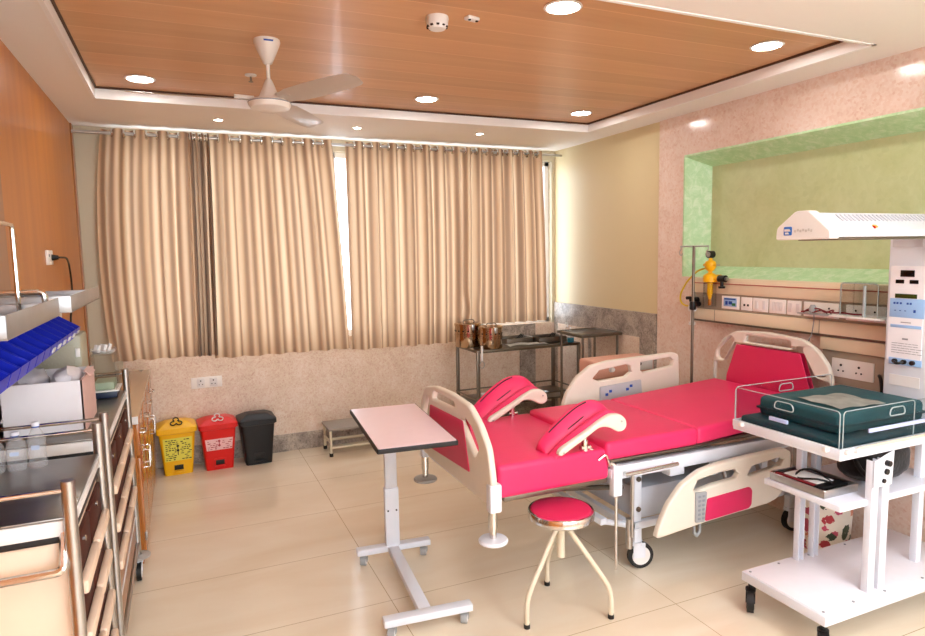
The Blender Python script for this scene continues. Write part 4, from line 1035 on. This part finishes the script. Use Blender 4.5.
# tower and controls
tw = MB().bb(3.33, 3.46, 1.78, 2.155, .80, 1.785, .012, 3).build('control_tower', M['white_metal'], wm)
MB().bb(3.37, 3.43, 1.795, 1.855, .191, .81, .004).build('post', M['white_metal'], wm)
xf = 3.3285
MB().plate([[(1.97, 1.155), (2.138, 1.155), (2.138, 1.640), (1.97, 1.640)]], 'yz', xf, .004, .001, .006).build('control_panel', mat('panel_white', 'f0f0f4', .3), tw)
xf -= .003
MB().bb(xf-.002, xf+.002, 2.02, 2.088, 1.586, 1.619, .001).build('display', M['screen'], tw)
MB().bb(xf-.002, xf+.002, 2.069, 2.110, 1.552, 1.571, .001).build('display', M['screen'], tw)
MB().bb(xf-.002, xf+.002, 2.0, 2.041, 1.552, 1.571, .001).build('display', M['screen'], tw)
kp = MB().bb(xf-.001, xf+.002, 1.965, 2.134, 1.38, 1.476, .001).build('keypad', M['blue_light'], tw)
MB().bb(xf-.003, xf+.002, 2.003, 2.109, 1.478, 1.500, .001).build('display', M['lcd'], tw)
mb = MB()
for y in (2.11, 2.095, 2.078, 2.045, 2.03): mb.box((xf-.002, y, 1.452), (.002, .009, .010), 0)
for y in (2.105, 2.08, 2.055): mb.box((xf-.002, y, 1.415), (.002, .008, .004), 0)
mb.box((xf-.002, 2.01, 1.415), (.002, .010, .014), 0)
mb.build('key_marks', M['ink_blue'], kp)
MB().bb(xf-.001, xf+.002, 1.975, 2.126, 1.328, 1.343, .001).build('blue_strip', M['blue_light'], tw)
mb = MB()
rnd = random.Random(2)
for k in range(5):
    y = 2.115
    while y > 1.985:
        L_ = rnd.uniform(.012, .03); mb.box((xf, y-L_/2, 1.248-k*.012), (.002, L_, .0022), 0); y -= L_+.004
mb.box((xf, 2.05, 1.272), (.002, .028, .008), 0); mb.box((xf, 2.05, 1.356), (.002, .05, .004), 0)
mb.build('notice_text', M['ink_grey'], tw)
bp_ = MB().bb(xf-.001, xf+.002, 1.965, 2.126, 1.138, 1.172, .001).build('port_strip', M['blue_light'], tw)
mb = MB(); 
for y in (2.092, 2.048, 2.006): mb.cyl((xf-.012, y, 1.156), (xf, y, 1.156), .012, 14)
mb.tube([(xf-.012, 2.092, 1.156), (xf-.03, 2.075, 1.150), (xf-.03, 2.06, 1.150), (xf-.012, 2.048, 1.156)], .007, fl=.01)
mb.build('sensor_plug', M['black_plastic'], bp_)
MB().plate([[(1.97, 1.03), (2.12, 1.03), (2.12, 1.085), (1.97, 1.085)]], 'yz', xf+.002, .003, .001).build('lower_cover', M['white'], tw)
MB().plate([[(1.99, 1.735), (2.135, 1.735), (2.135, 1.785), (1.99, 1.785)]], 'yz', xf+.002, .003, .001).build('upper_cover', mat('cover_grey', 'c9cad0', .35), tw)
# heater hood: long body with a wedge section
hp = [(2.045, 1.783), (2.040, 1.826), (1.955, 1.888), (1.905, 1.888), (1.806, 1.808), (1.804, 1.783)]
mb = MB().prism(hp, 'yz', 2.46, 3.46)
bmesh.ops.bevel(mb.bm, geom=list(mb.bm.edges), offset=.004, segments=2, profile=.5, affect='EDGES')
hd = mb.build('heater_hood', mat('hood_white', 'd4d6dc', .3), wm)
ep = [(2.058, 1.776), (2.054, 1.828), (1.962, 1.897), (1.900, 1.897), (1.797, 1.810), (1.794, 1.776)]
ec = MB().plate([ep], 'yz', 2.435, .055, .006, .012).build('hood_end_cap', mat('cap_white', 'eae9e6', .3), hd)
em = MB().plate([[(1.975, 1.795), (2.015, 1.795), (2.015, 1.832), (1.975, 1.832)]], 'yz', 2.406, .003, .001, .006).build('emblem', M['blue_logo'], ec)
mb = MB().plate([[(2.010, 1.822), (1.985, 1.822), (1.98, 1.812), (2.010, 1.812)]], 'yz', 2.4035, .002); mb.plate([[(2.006, 1.808), (1.992, 1.808), (1.986, 1.800), (2.006, 1.800)]], 'yz', 2.4035, .002)
mb.build('emblem_mark', M['white'], em)
mb = MB()
for k in range(7): mb.box((2.4045, 1.958-k*.013, 1.812+(.004 if k % 2 else 0)), (.002, .008, .010), 0)
mb.build('name_text', mat('faint_grey_print', 'cfcbc6', .5), ec)
mb = MB().bb(2.50, 3.30, 1.83, 2.02, 1.772, 1.784, .003); mb.build('heater_grille', M['dark_steel'], hd)
# ridges on the near slope
mb = MB(); v0, v1 = Vector((0, 1.806, 1.812)), Vector((0, 1.895, 1.882))
for k in range(26):
    x = 2.56+k*.026; a = v0.lerp(v1, .55); b2 = v0.lerp(v1, .95); mb.tube([(x, a.y-.001, a.z+.001), (x, b2.y-.001, b2.z+.001)], .0022, 5)
mb.prism([(1.862, 1.8515), (1.890, 1.8735), (1.893, 1.8730), (1.865, 1.8510)], 'yz', 2.55, 3.23); mb.build('vent_ribs', mat('hood_rib', 'c6c8d2', .35), hd)
st = Vector((2.72, 1.832, 1.8345))
mb = MB(); mb.box((2.72, 1.824, 1.828), (.020, .004, .014), 0, (-.9, 0, 0)); mb.build('warning_sticker', M['yellow'], hd)
mb = MB(); mb.box((2.709, 1.819, 1.824), (.005, .006, .012), 0, (-.9, 0, 0)); mb.build('warning_sticker', M['red'], hd)

# things lying on the warmer
t = thing('folded_cover', 'dark teal folded pad lying on the warmer mattress', 'pad', (2.93, 2.1, .905))
mb = MB().bb(2.635, 3.235, 1.885, 2.325, .906, 1.004, .024, 4); mb.build('padding', M['teal'], t)
mb = MB().bb(2.628, 3.242, 1.878, 2.332, .940, .952, .004, 2); mb.build('seam_fold', M['teal_dark'], t)
mb = MB(); P = []
for i in range(9):
    row = []
    for j in range(7):
        u, v = i/8, j/6
        row.append((2.70+u*.27+.02*v, 1.93+v*.24-.03*u, 1.0065+.006*abs(math.sin(u*7+v*5))+.007*math.sin(v*PI)*math.sin(u*PI)+.004))
    P.append(row)
tag(mb.grid(P, .0015).build('plastic_packet', mat('frosted_film', 'd2d4cc', .18, spec=.8, var=.3, vscale=14), loc=(2.83, 2.05, 1.006)), 'crumpled clear plastic packet with white papers on the teal pad', 'packet')
t = thing('steel_tray', 'rectangular steel tray on the middle shelf of the warmer', 'tray', (2.68, 2.06, .62))
x0, x1, y0, y1, z0, z1 = 2.575, 2.80, 1.90, 2.19, .621, .655
mb = MB(); mb.bb(x0, x1, y0, y1, z0, z0+.003, 0); 
for a in ((x0, x0+.003, y0, y1), (x1-.003, x1, y0, y1), (x0, x1, y0, y0+.003), (x0, x1, y1-.003, y1)): mb.bb(*a, z0, z1, .001)
mb.tube([(x0, y0, z1), (x1, y0, z1), (x1, y1, z1), (x0, y1, z1)], .004, 8, closed=True, fl=.015)
mb.build('tray_body', M['steel'], t)
t = thing('instrument_case', 'flat black and white packet with a red edge lying in the steel tray', 'packet', (2.68, 2.05, .655))
MB().box((2.685, 2.05, .645), (.18, .24, .022), .004, (0, .03, .05)).build('cover', M['black_plastic'], t)
MB().box((2.675, 2.06, .6585), (.12, .17, .004), .001, (0, .03, .05)).build('paper', M['paper'], t)
MB().box((2.60, 2.07, .657), (.02, .20, .006), .001, (0, .03, .05)).build('red_edge', M['cord_red'], t)
t = tag(MB().tube([(2.62+.06*math.cos(a)+.05, 2.03+.08*math.sin(a), .668+.012*math.sin(a*2)) for a in [k*.35 for k in range(26)]], .005, 7).build('coiled_tube', M['black'], loc=(2.67, 2.03, .66)), 'black coiled tube lying on the packet in the steel tray', 'tube')
t = thing('soft_bag', 'large black cloth bag pushed onto the middle shelf behind the posts', 'bag', (3.05, 2.02, .62))
mb = MB(); bmesh.ops.create_icosphere(mb.bm, subdivisions=4, radius=1)
from mathutils import noise
for v in mb.bm.verts:
    p = v.co.copy(); q = Vector([math.copysign(abs(c)**.62, c) for c in p]); d = 1+.10*noise.noise(p*2.6)
    v.co = Vector((3.03+q.x*.19*min(d, 1), 1.985+q.y*.098*min(d, 1), .62+.102+q.z*.099*min(d, 1)))
mb.build('bag_body', M['black_cloth'], t, angle=180)
MB().tube([(2.90, 1.90, .66), (2.84, 1.92, .70), (2.86, 1.97, .76), (2.93, 1.98, .78)], .012, 8, fl=.04).build('strap_or_crease_line', M['black_cloth'], t)
t = thing('flowered_bin', 'cream tin bin printed with red flowers standing on the floor behind the warmer', 'bin', (3.36, 2.50, 0))
MB().lathe([(0, 0), (.125, 0), (.13, .01), (.145, .34), (.15, .345), (.15, .352), (.14, .352), (.135, .34), (.12, .02), (0, .02)], (3.36, 2.47, 0), 40).build('bin_body', M['floral_base'], t)
# ------------------------------------------------------------------ bed-head trunking on the right wall
XW = 3.576
hp_ = thing('bedhead_trunking', 'long beige service trunking with a row of white switch plates on the rose marble wall', 'wall trunking', (XW, 2.6, 1.2))
ya, yb = 1.2, 3.70
MB().bb(3.505, XW, ya, yb, 1.42, 1.53, .006).build('upper_channel', M['trunk'], hp_)
MB().bb(3.502, 3.506, ya, yb, 1.488, 1.495, .001).build('red_line', M['trunk_red'], hp_)
MB().bb(3.515, XW, ya, yb, 1.302, 1.42, .003).build('outlet_channel', M['trunk_grey'], hp_)
MB().bb(3.50, XW, ya, yb, 1.222, 1.302, .006).build('lower_channel', M['trunk'], hp_)
MB().bb(3.51, XW, ya, yb, 1.208, 1.222, .002).build('dark_strip', M['dark_steel'], hp_)  # dark steel strip under the lower channel
MB().bb(3.51, XW, ya, 2.66, 1.13, 1.205, .006).build('branch_channel', M['trunk'], hp_)
MB().bb(3.535, XW, ya, 2.66, .93, 1.13, .004).build('socket_backplate', M['trunk_grey'], hp_)
for y in (3.49, 2.66): MB().bb(3.498, 3.502, y-.002, y+.002, 1.222, 1.302, 0).build('joint', M['trunk_grey'], hp_)
MB().bb(3.50, XW, yb, yb+.012, 1.208, 1.53, .004).build('end_cap', M['trunk_grey'], hp_)
plates = [(3.434, 3.279, 'gas'), (3.262, 3.170, 'jack'), (3.163, 3.041, 'plain'), (3.031, 2.906, 'switch'), (2.895, 2.796, 'plain'), (2.776, 2.545, 'double'), (2.50, 2.27, 'double2')]
for a, b_, k in plates:
    p = MB().bb(3.507, 3.516, b_, a, 1.318, 1.408, .003).build('switch_plate', M['switch'], hp_)
    m = (a+b_)/2
    if k == 'gas':
        s1 = MB().bb(3.5045, 3.508, b_+.02, a-.02, 1.336, 1.396, .001).build('data_card', M['blue_light'], p)
        mb = MB(); mb.box((3.504, m, 1.388), (.002, .10, .010), 0); mb.box((3.504, m+.03, 1.36), (.002, .02, .026), 0); mb.box((3.504, m-.005, 1.362), (.002, .03, .022), 0); mb.build('card_marks', M['ink_blue'], s1)
        MB().box((3.503, m-.035, 1.352), (.002, .03, .018), 0).build('card_stamp', mat('green_mark', '3f8f5a', .5), s1)
    elif k == 'jack':
        mb = MB(); mb.box((3.506, m+.015, 1.355), (.003, .014, .014), 0); mb.box((3.506, m-.015, 1.355), (.003, .014, .014), 0); mb.build('jack_port', M['ink'], p)
    elif k == 'plain' or k == 'switch':
        mb = MB()
        for q in ((-1, 1) if k == 'plain' else (-1, 0, 1)): mb.bb(3.504, 3.508, m+q*.028-.012, m+q*.028+.012, 1.335, 1.392, .002)
        mb.build('rocker', M['white'], p)
    else:
        for q in (-.055, .055):
            mb = MB()
            for dy, dz, rr in ((0, .016, .006), (-.013, -.014, .0045), (.013, -.014, .0045)): mb.cyl((3.5045, m+q+dy, 1.36+dz), (3.508, m+q+dy, 1.36+dz), rr, 10)
            mb.build('pin_holes', M['ink'], p)
p = MB().bb(3.527, 3.536, 2.335, 2.590, .975, 1.085, .003).build('switch_plate', M['switch'], hp_)
for q in (2.53, 2.42):
    mb = MB()
    for dy, dz, rr in ((0, .018, .007), (-.015, -.016, .005), (.015, -.016, .005)): mb.cyl((3.524, q+dy, 1.03+dz), (3.528, q+dy, 1.03+dz), rr, 10)
    mb.build('pin_holes', M['ink'], p)
tag(MB().tube([(3.53, 2.30, 1.02), (3.49, 2.28, 1.03), (3.47, 2.255, 1.02), (3.475, 2.25, .96), (3.48, 2.26, .6)], .009, 8, fl=.03).build('power_cable', M['black'], loc=(3.49, 2.28, .6)), 'black cable looping below the wall socket beside the warmer tower', 'cable')
tag(MB().tube([(3.50, 2.70, 1.35), (3.492, 2.69, 1.30), (3.49, 2.70, 1.215), (3.49, 2.72, 1.17)], .003, 6, fl=.02).build('thin_cable', M['ink_grey'], loc=(3.49, 2.7, 1.17)), 'thin grey wire hanging from the trunking behind the head board', 'cable')

# clear hood box and shelf
t = thing('clear_hood', 'clear acrylic hood standing on a white wall shelf beside the warmer tower', 'hood', (3.44, 2.34, 1.36))
MB().bb(3.36, 3.502, 2.20, 2.50, 1.345, 1.357, .003).build('wall_shelf', M['white'], t)
mb = MB(); mb.plate([[(2.225, 1.358), (2.445, 1.358), (2.445, 1.545), (2.225, 1.545)]], 'yz', 3.375, .004, 0, .02); mb.plate([[(2.225, 1.358), (2.445, 1.358), (2.445, 1.545), (2.225, 1.545)]], 'yz', 3.49, .004, 0, .02)
mb.bb(3.375, 3.49, 2.441, 2.445, 1.358, 1.53); mb.bb(3.375, 3.49, 2.225, 2.229, 1.358, 1.53); mb.bb(3.375, 3.49, 2.24, 2.43, 1.541, 1.545)
mb.build('clear_box', M['acrylic'], t, False)
mb = MB(); mb.tube([(3.375, 2.23, 1.36), (3.375, 2.23, 1.54), (3.375, 2.44, 1.54), (3.375, 2.44, 1.36)], .003, 6, fl=.02); mb.cyl((3.37, 2.30, 1.36), (3.37, 2.30, 1.53), .008, 10); mb.build('box_edge', mat('acrylic_edge', 'a9b6b8', .15), t)
t = thing('red_tubing', 'dark red coiled tubing with a clear connector lying on the wall shelf edge', 'tubing', (3.45, 2.6, 1.35))
pts = [(3.44, 2.74, 1.352), (3.47, 2.70, 1.362), (3.44, 2.66, 1.352), (3.46, 2.62, 1.372), (3.44, 2.58, 1.356), (3.46, 2.54, 1.378), (3.42, 2.52, 1.362), (3.44, 2.47, 1.366), (3.42, 2.40, 1.364), (3.42, 2.33, 1.366)]
MB().tube(pts, .005, 7, fl=.02).build('tube', M['cord_red'], t)
MB().tube([(3.45, 2.73, 1.348), (3.43, 2.69, 1.372), (3.45, 2.64, 1.38), (3.44, 2.56, 1.36), (3.45, 2.50, 1.362)], .004, 7, fl=.02).build('tube', M['cord_red'], t)
MB().lathe([(0, -.02), (.018, -.02), (.022, 0), (.012, .022), (0, .022)], (3.45, 2.67, 1.375), 14).build('connector', M['grey_plastic'], t)
MB().bb(3.43, 3.5, 2.50, 2.76, 1.340, 1.346, .001).build('bracket', M['grey_plastic'], t)

# drip stand
t = thing('drip_stand', 'steel drip stand pole with two hooks behind the head of the bed', 'drip stand', (3.40, 3.60, 0))
MB().cyl((3.40, 3.60, .06), (3.40, 3.60, 1.762), .0105).build('pole', M['dark_steel'], t)
MB().cyl((3.40, 3.46, 1.760), (3.40, 3.735, 1.760), .006).build('cross_bar', M['steel'], t)
for y in (3.73, 3.462):
    pts = [(3.40, y, 1.76), (3.40, y, 1.735)]+[(3.40, y+.016*math.cos(a)-.0, 1.715+.02*math.sin(a)) for a in [PI/2-k*.5 for k in range(10)]]
    MB().tube(pts, .0042, 6).build('hook', M['steel'], t)
for k in range(5):
    a = k*2*PI/5+.3; MB().tube([(3.40, 3.60, .075), (3.40+.16*math.cos(a), 3.60+.13*math.sin(a), .05), (3.40+.165*math.cos(a), 3.60+.135*math.sin(a), .0)], .011, 8, fl=.01).build('foot', M['dark_steel'], t)
MB().lathe([(0, 1.30), (.02, 1.30), (.024, 1.31), (.024, 1.35), (.02, 1.36), (0, 1.36)], (3.40, 3.60, 0), 12).build('height_clamp', M['black_plastic'], t)

# yellow suction regulator with jar
t = thing('suction_regulator', 'yellow suction regulator with black knob and clear jar on the wall beside the drip stand', 'suction unit', (3.50, 3.52, 1.34))
cx_, cy_ = 3.475, 3.515
g = MB().cyl((cx_-.022, cy_, 1.700), (cx_+.022, cy_, 1.700), .026, 24).build('gauge', M['black_plastic'], t)
MB().cyl((cx_-.0235, cy_, 1.700), (cx_-.022, cy_, 1.700), .020, 24).build('dial', M['grey_plastic'], g)
b_ = MB(); b_.lathe([(0, 1.675), (.012, 1.675), (.014, 1.66), (.034, 1.65), (.040, 1.63), (.038, 1.605), (.024, 1.585), (.014, 1.58), (.014, 1.57), (.03, 1.562), (.046, 1.55), (.05, 1.53), (.05, 1.505), (.03, 1.50), (0, 1.50)], (cx_, cy_, 0), 24)
b_.cyl((cx_, cy_-.05, 1.625), (cx_, cy_+.06, 1.625), .010); b_.tube([(cx_, cy_, 1.53), (cx_, cy_-.10, 1.528)], .017, 10); b_.cyl((cx_, cy_, 1.54), (3.576, cy_, 1.54), .014)
b_.build('regulator_body', M['yellow'], t)
k_ = MB(); k_.cyl((cx_, cy_-.085, 1.53), (cx_, cy_-.145, 1.53), .024, 20); k_.cyl((cx_, cy_-.11, 1.47), (cx_, cy_-.11, 1.53), .012, 12); k_.lathe([(0, 0), (.022, 0), (.024, .014), (0, .016)], (cx_, cy_-.11, 1.462), 16); k_.build('knob', M['black_plastic'], t)
MB().cyl((cx_, cy_-.16, 1.53), (cx_, cy_-.145, 1.53), .014, 14).build('nozzle', M['steel'], t)
MB().cyl((cx_, cy_-.06, 1.625), (cx_, cy_-.085, 1.625), .006, 8).build('side_pin', M['steel'], t)
MB().lathe([(0, 1.325), (.044, 1.325), (.046, 1.33), (.046, 1.50), (.043, 1.50), (.043, 1.332), (0, 1.332)], (cx_, cy_, 0), 28).build('jar', M['acrylic'], t)
MB().lathe([(0, 1.38), (.010, 1.38), (.014, 1.40), (.020, 1.42), (.020, 1.50), (0, 1.50)], (cx_, cy_, 0), 16).build('float_tube', M['yellow'], t)
MB().cyl((cx_, cy_, 1.335), (cx_, cy_, 1.38), .012, 12).build('float', mat('amber_float', 'b5721c', .4), t)
t = tag(MB().tube([(3.47, 3.56, 1.60), (3.47, 3.63, 1.585), (3.46, 3.73, 1.50), (3.46, 3.80, 1.40), (3.46, 3.79, 1.335), (3.46, 3.73, 1.315), (3.47, 3.67, 1.32)], .0068, 8, fl=.04).build('suction_hose', M['hose'], loc=(3.47, 3.66, 1.32)), 'yellow hose looping from the suction regulator past the drip stand', 'hose')
t = thing('gas_valve', 'small black and white valve fitting on the trunking end beside the yellow hose', 'valve', (3.50, 3.69, 1.34))
mb = MB(); mb.cyl((3.44, 3.66, 1.365), (3.50, 3.66, 1.365), .022, 16); mb.cyl((3.44, 3.64, 1.335), (3.50, 3.64, 1.335), .018, 14); mb.cyl((3.425, 3.69, 1.38), (3.46, 3.69, 1.38), .012, 12); mb.build('valve_knob', M['black_plastic'], t)
mb = MB(); mb.cyl((3.47, 3.68, 1.20), (3.47, 3.68, 1.32), .014); mb.lathe([(0, 1.28), (.026, 1.28), (.03, 1.295), (.03, 1.32), (0, 1.325)], (3.47, 3.68, 0), 16); mb.lathe([(0, 1.175), (.024, 1.178), (.024, 1.20), (0, 1.205)], (3.47, 3.68, 0), 16); mb.cyl((3.47, 3.68, 1.30), (3.505, 3.68, 1.31), .012)
mb.build('valve_body', M['white'], t)

# ------------------------------------------------------------------ steel rack by the window
t = thing('steel_rack', 'long two tier dark steel trolley under the right end of the curtains', 'trolley', (2.8, 5.3, 0))
rx0, rx1, ry0, ry1 = 2.33, 3.40, 5.04, 5.52
MB().bb(rx0, rx1, ry0, ry1, .860, .885, .004).build('top_shelf', M['rack_top'], t)
MB().bb(rx0+.01, rx1-.01, ry0+.01, ry1-.01, .375, .392, .003).build('lower_shelf', M['rack_top'], t)
mb = MB(); 
for y in (ry0, ry1): mb.cyl((rx0, y, .44), (rx1, y, .44), .007)
for x in (rx0, rx1): mb.cyl((x, ry0, .44), (x, ry1, .44), .007)
mb.build('guard_rail', M['dark_steel'], t)
for x in (rx0+.012, rx1-.012):
    for y in (ry0+.012, ry1-.012):
        MB().bb(x-.014, x+.014, y-.014, y+.014, .09, .872, .003).build('leg', M['dark_steel'], t)
        caster(t, x, y, .04, .095, M['dark_steel'], M['black'], 1., None, .022)
def drum(x, y, r, h, label):
    t = thing('dressing_drum', label, 'sterilising drum', (x, y, .885), group='steel drums on the rack')
    z = .886
    MB().lathe([(0, z), (r*.97, z), (r, z+.006), (r, z+h*.46), (r*1.03, z+h*.47), (r*1.03, z+h*.53), (r, z+h*.54), (r, z+h*.86), (0, z+h*.86)], (x, y, 0), 40).build('drum_body', M['brass'], t)
    MB().lathe([(0, z+h*.86), (r*1.05, z+h*.86), (r*1.05, z+h*.93), (r*.98, z+h*.97), (r*.4, z+h), (0, z+h)], (x, y, 0), 40).build('drum_lid', M['brass'], t)
    MB().box((x, y-r-.006, z+h*.82), (.03, .012, .05), .003).build('latch', M['steel'], t)
    MB().tube([(x-r*.5, y-r*.2, z+h*.97), (x-r*.4, y-r*.2, z+h+.02), (x+r*.4, y-r*.2, z+h+.02), (x+r*.5, y-r*.2, z+h*.97)], .005, 8, fl=.02).build('drum_handle', M['dark_steel'], t)
    mb = MB()
    for k in range(16):
        a = k*2*PI/16; mb.cyl((x+r*math.cos(a)*.99, y+r*math.sin(a)*.99, z+h*.66), (x+r*math.cos(a)*1.02, y+r*math.sin(a)*1.02, z+h*.66), .007, 8)
    mb.build('vent_holes', M['ink'], t)
drum(2.385, 5.36, .118, .225, 'polished steel dressing drum standing at the back left of the rack')
drum(2.515, 5.155, .108, .205, 'polished steel dressing drum at the front of the rack, beside the white towel')
t = thing('hanging_forceps', 'small steel clamp with white handle hanging on the left front corner of the rack', 'forceps', (2.37, 5.015, .8))
MB().tube([(2.365, 5.018, .93), (2.362, 5.012, .80)], .010, 8).build('grip', M['white'], t)
MB().tube([(2.362+.022*math.cos(a), 5.010, .765+.03*math.sin(a)) for a in [k*2*PI/12 for k in range(12)]], .004, 6, closed=True).build('ring', M['steel'], t)
mb = MB(); P = []
for i in range(13):
    row = []
    for j in range(6):
        u, v = i/12, j/5; row.append((2.67+u*.40, 5.07+v*.13+.02*math.sin(u*4), .889+.012*abs(math.sin(u*6+v*2))*(1-u*.5)+.004))
    P.append(row)
tag(mb.grid(P, .006).build('folded_towel', M['paper'], loc=(2.87, 5.13, .887)), 'white folded cloth lying on the rack in front of the dark trays', 'towel')
for x, y, L_, W_, lab in ((2.86, 5.33, .28, .20, 'dark open steel tray on the rack behind the white cloth'), (3.17, 5.26, .30, .22, 'dark steel tray at the right end of the rack beside the blue bottle')):
    t = thing('instrument_tray', lab, 'tray', (x, y, .886), group='dark trays on the rack')
    z0 = .887; mb = MB(); mb.bb(x-L_/2, x+L_/2, y-W_/2, y+W_/2, z0, z0+.004)
    for a in ((x-L_/2, x-L_/2+.004, y-W_/2, y+W_/2), (x+L_/2-.004, x+L_/2, y-W_/2, y+W_/2), (x-L_/2, x+L_/2, y-W_/2, y-W_/2+.004), (x-L_/2, x+L_/2, y+W_/2-.004, y+W_/2)): mb.bb(*a, z0, z0+.05, .001)
    mb.tube([(x-L_/2, y-W_/2, z0+.05), (x+L_/2, y-W_/2, z0+.05), (x+L_/2, y+W_/2, z0+.05), (x-L_/2, y+W_/2, z0+.05)], .004, 6, closed=True, fl=.02)
    mb.build('tray_body', M['dark_steel'], t)
    for q in range(3): MB().tube([(x-.08+q*.03, y-.04+q*.03, z0+.02), (x+.06, y-.02+q*.03, z0+.045), (x+.09, y+q*.025, z0+.07)], .005, 6).build('instrument', M['ink'], t)
t = thing('kidney_dish', 'small steel dish with instruments on the lower shelf of the rack', 'dish', (3.0, 5.2, .40))
MB().lathe([(0, .393), (.06, .393), (.09, .425), (.093, .425), (.065, .39), (0, .39)], (3.02, 5.16, .003), 28).build('dish_body', M['steel'], t)
tag(MB().bb(2.50, 2.80, 5.12, 5.40, .393, .425, .012).build('linen_stack', M['paper'], loc=(2.65, 5.26, .393)), 'folded white linen on the lower shelf of the rack', 'linen')
# glass-topped side table in the corner
t = thing('side_table', 'taller small steel side table in the corner beside the rack', 'table', (3.40, 4.98, 0))
tx0, tx1, ty0, ty1 = 3.02, 3.545, 4.72, 4.985
tx0, tx1, ty0, ty1 = 3.13, 3.555, 4.62, 5.02
MB().bb(tx0, tx1, ty0, ty1, .99, 1.012, .004).build('table_top', M['rack_top'], t)
MB().tube([(tx0, ty0, 1.014), (tx1, ty0, 1.014), (tx1, ty1, 1.014), (tx0, ty1, 1.014)], .006, 8, closed=True, fl=.015).build('top_edge', M['dark_steel'], t)
for x in (tx0+.03, tx1-.03):
    for y in (ty0+.03, ty1-.03): MB().cyl((x, y, 0), (x, y, .99), .011).build('leg', M['dark_steel'], t)
t = thing('soap_bottle', 'small pump bottle of blue liquid on the rack beside the side table', 'bottle', (3.30, 5.10, .886))
MB().lathe([(0, .887), (.03, .887), (.032, .895), (.032, .93), (.0, .93)], (3.32, 5.085, 0), 20).build('liquid', M['soap_blue'], t)
MB().lathe([(.0325, .93), (.0325, .955), (.014, .972), (.012, .98), (0, .98)], (3.32, 5.085, 0), 20).build('bottle_shoulder', M['pvc'], t)
MB().cyl((3.32, 5.085, .978), (3.32, 5.085, 1.03), .006).build('pump', M['white'], t)
t = thing('pump_dispenser', 'small clear dispenser with a white pump on the corner side table', 'dispenser', (3.22, 4.93, 1.012))
MB().lathe([(0, 1.013), (.018, 1.013), (.02, 1.02), (.02, 1.045), (.008, 1.055), (0, 1.055)], (3.20, 4.95, 0), 16).build('bottle_body', M['pvc'], t)
mb = MB(); mb.cyl((3.20, 4.95, 1.05), (3.20, 4.95, 1.085), .006); mb.box((3.19, 4.95, 1.088), (.03, .012, .010), .003); mb.build('pump', M['white'], t)
# peach topped cabinet seen past the far rail
t = thing('bedside_cabinet', 'peach plastic bedside cabinet behind the raised far rail of the bed', 'cabinet', (2.95, 3.98, 0))
MB().bb(2.74, 3.24, 3.87, 4.04, .05, .80, .02, 3).build('cabinet_body', mat('cabinet_cream', 'd8c8b4', .4), t)
tp = MB().bb(2.72, 3.26, 3.84, 4.06, .80, .935, .02, 3).build('cabinet_top', M['peach'], t)
MB().bb(3.06, 3.24, 3.835, 3.842, .84, .93, .004).build('front_plate', mat('grey_white_plate', 'cfcdc8', .4), tp)
MB().lathe([(0, 0), (.022, 0), (.018, .022), (0, .028)], (2.86, 3.84, .87), 16, Quaternion((1, 0, 0), PI/2).to_matrix()).build('knob', M['white'], tp)
MB().cyl((3.12, 3.832, .89), (3.12, 3.836, .89), .012, 14).build('key_hole', M['ink'], tp)
for x in (2.76, 3.20):
    for y in (3.90, 4.01): caster(t, x, y, .022, .052, M['grey_plastic'], M['black'], 1., None, .018)
# ------------------------------------------------------------------ light and camera
w = bpy.data.worlds.new('World'); SC.world = w; w.use_nodes = True
bg = w.node_tree.nodes['Background']; bg.inputs['Color'].default_value = (.88, .94, 1, 1); bg.inputs['Strength'].default_value = 4.5
cam = bpy.data.cameras.new('Camera'); co = bpy.data.objects.new('Camera', cam); COL.objects.link(co)
yaw, pit, rol, f = .4108, .1026, -.018, 642.06
fw = Vector((math.sin(yaw)*math.cos(pit), math.cos(yaw)*math.cos(pit), -math.sin(pit)))
r_ = Vector((math.cos(yaw), -math.sin(yaw), 0)); u_ = r_.cross(fw)
c_, s_ = math.cos(rol), math.sin(rol)
R1 = c_*r_+s_*u_; U1 = -s_*r_+c_*u_
co.matrix_world = Matrix(((R1.x, U1.x, -fw.x, 0), (R1.y, U1.y, -fw.y, 0), (R1.z, U1.z, -fw.z, 1.75), (0, 0, 0, 1)))
cam.sensor_width = 36; cam.lens = f/925*36; cam.clip_start = .05
SC.camera = co
for o in bpy.data.objects:
    if '_o' in o: del o['_o']
SC.view_settings.view_transform = 'Standard'; SC.view_settings.look = 'None'; SC.view_settings.gamma = 1
SC.view_settings.use_curve_mapping = False
SC.view_settings.exposure = 0.9
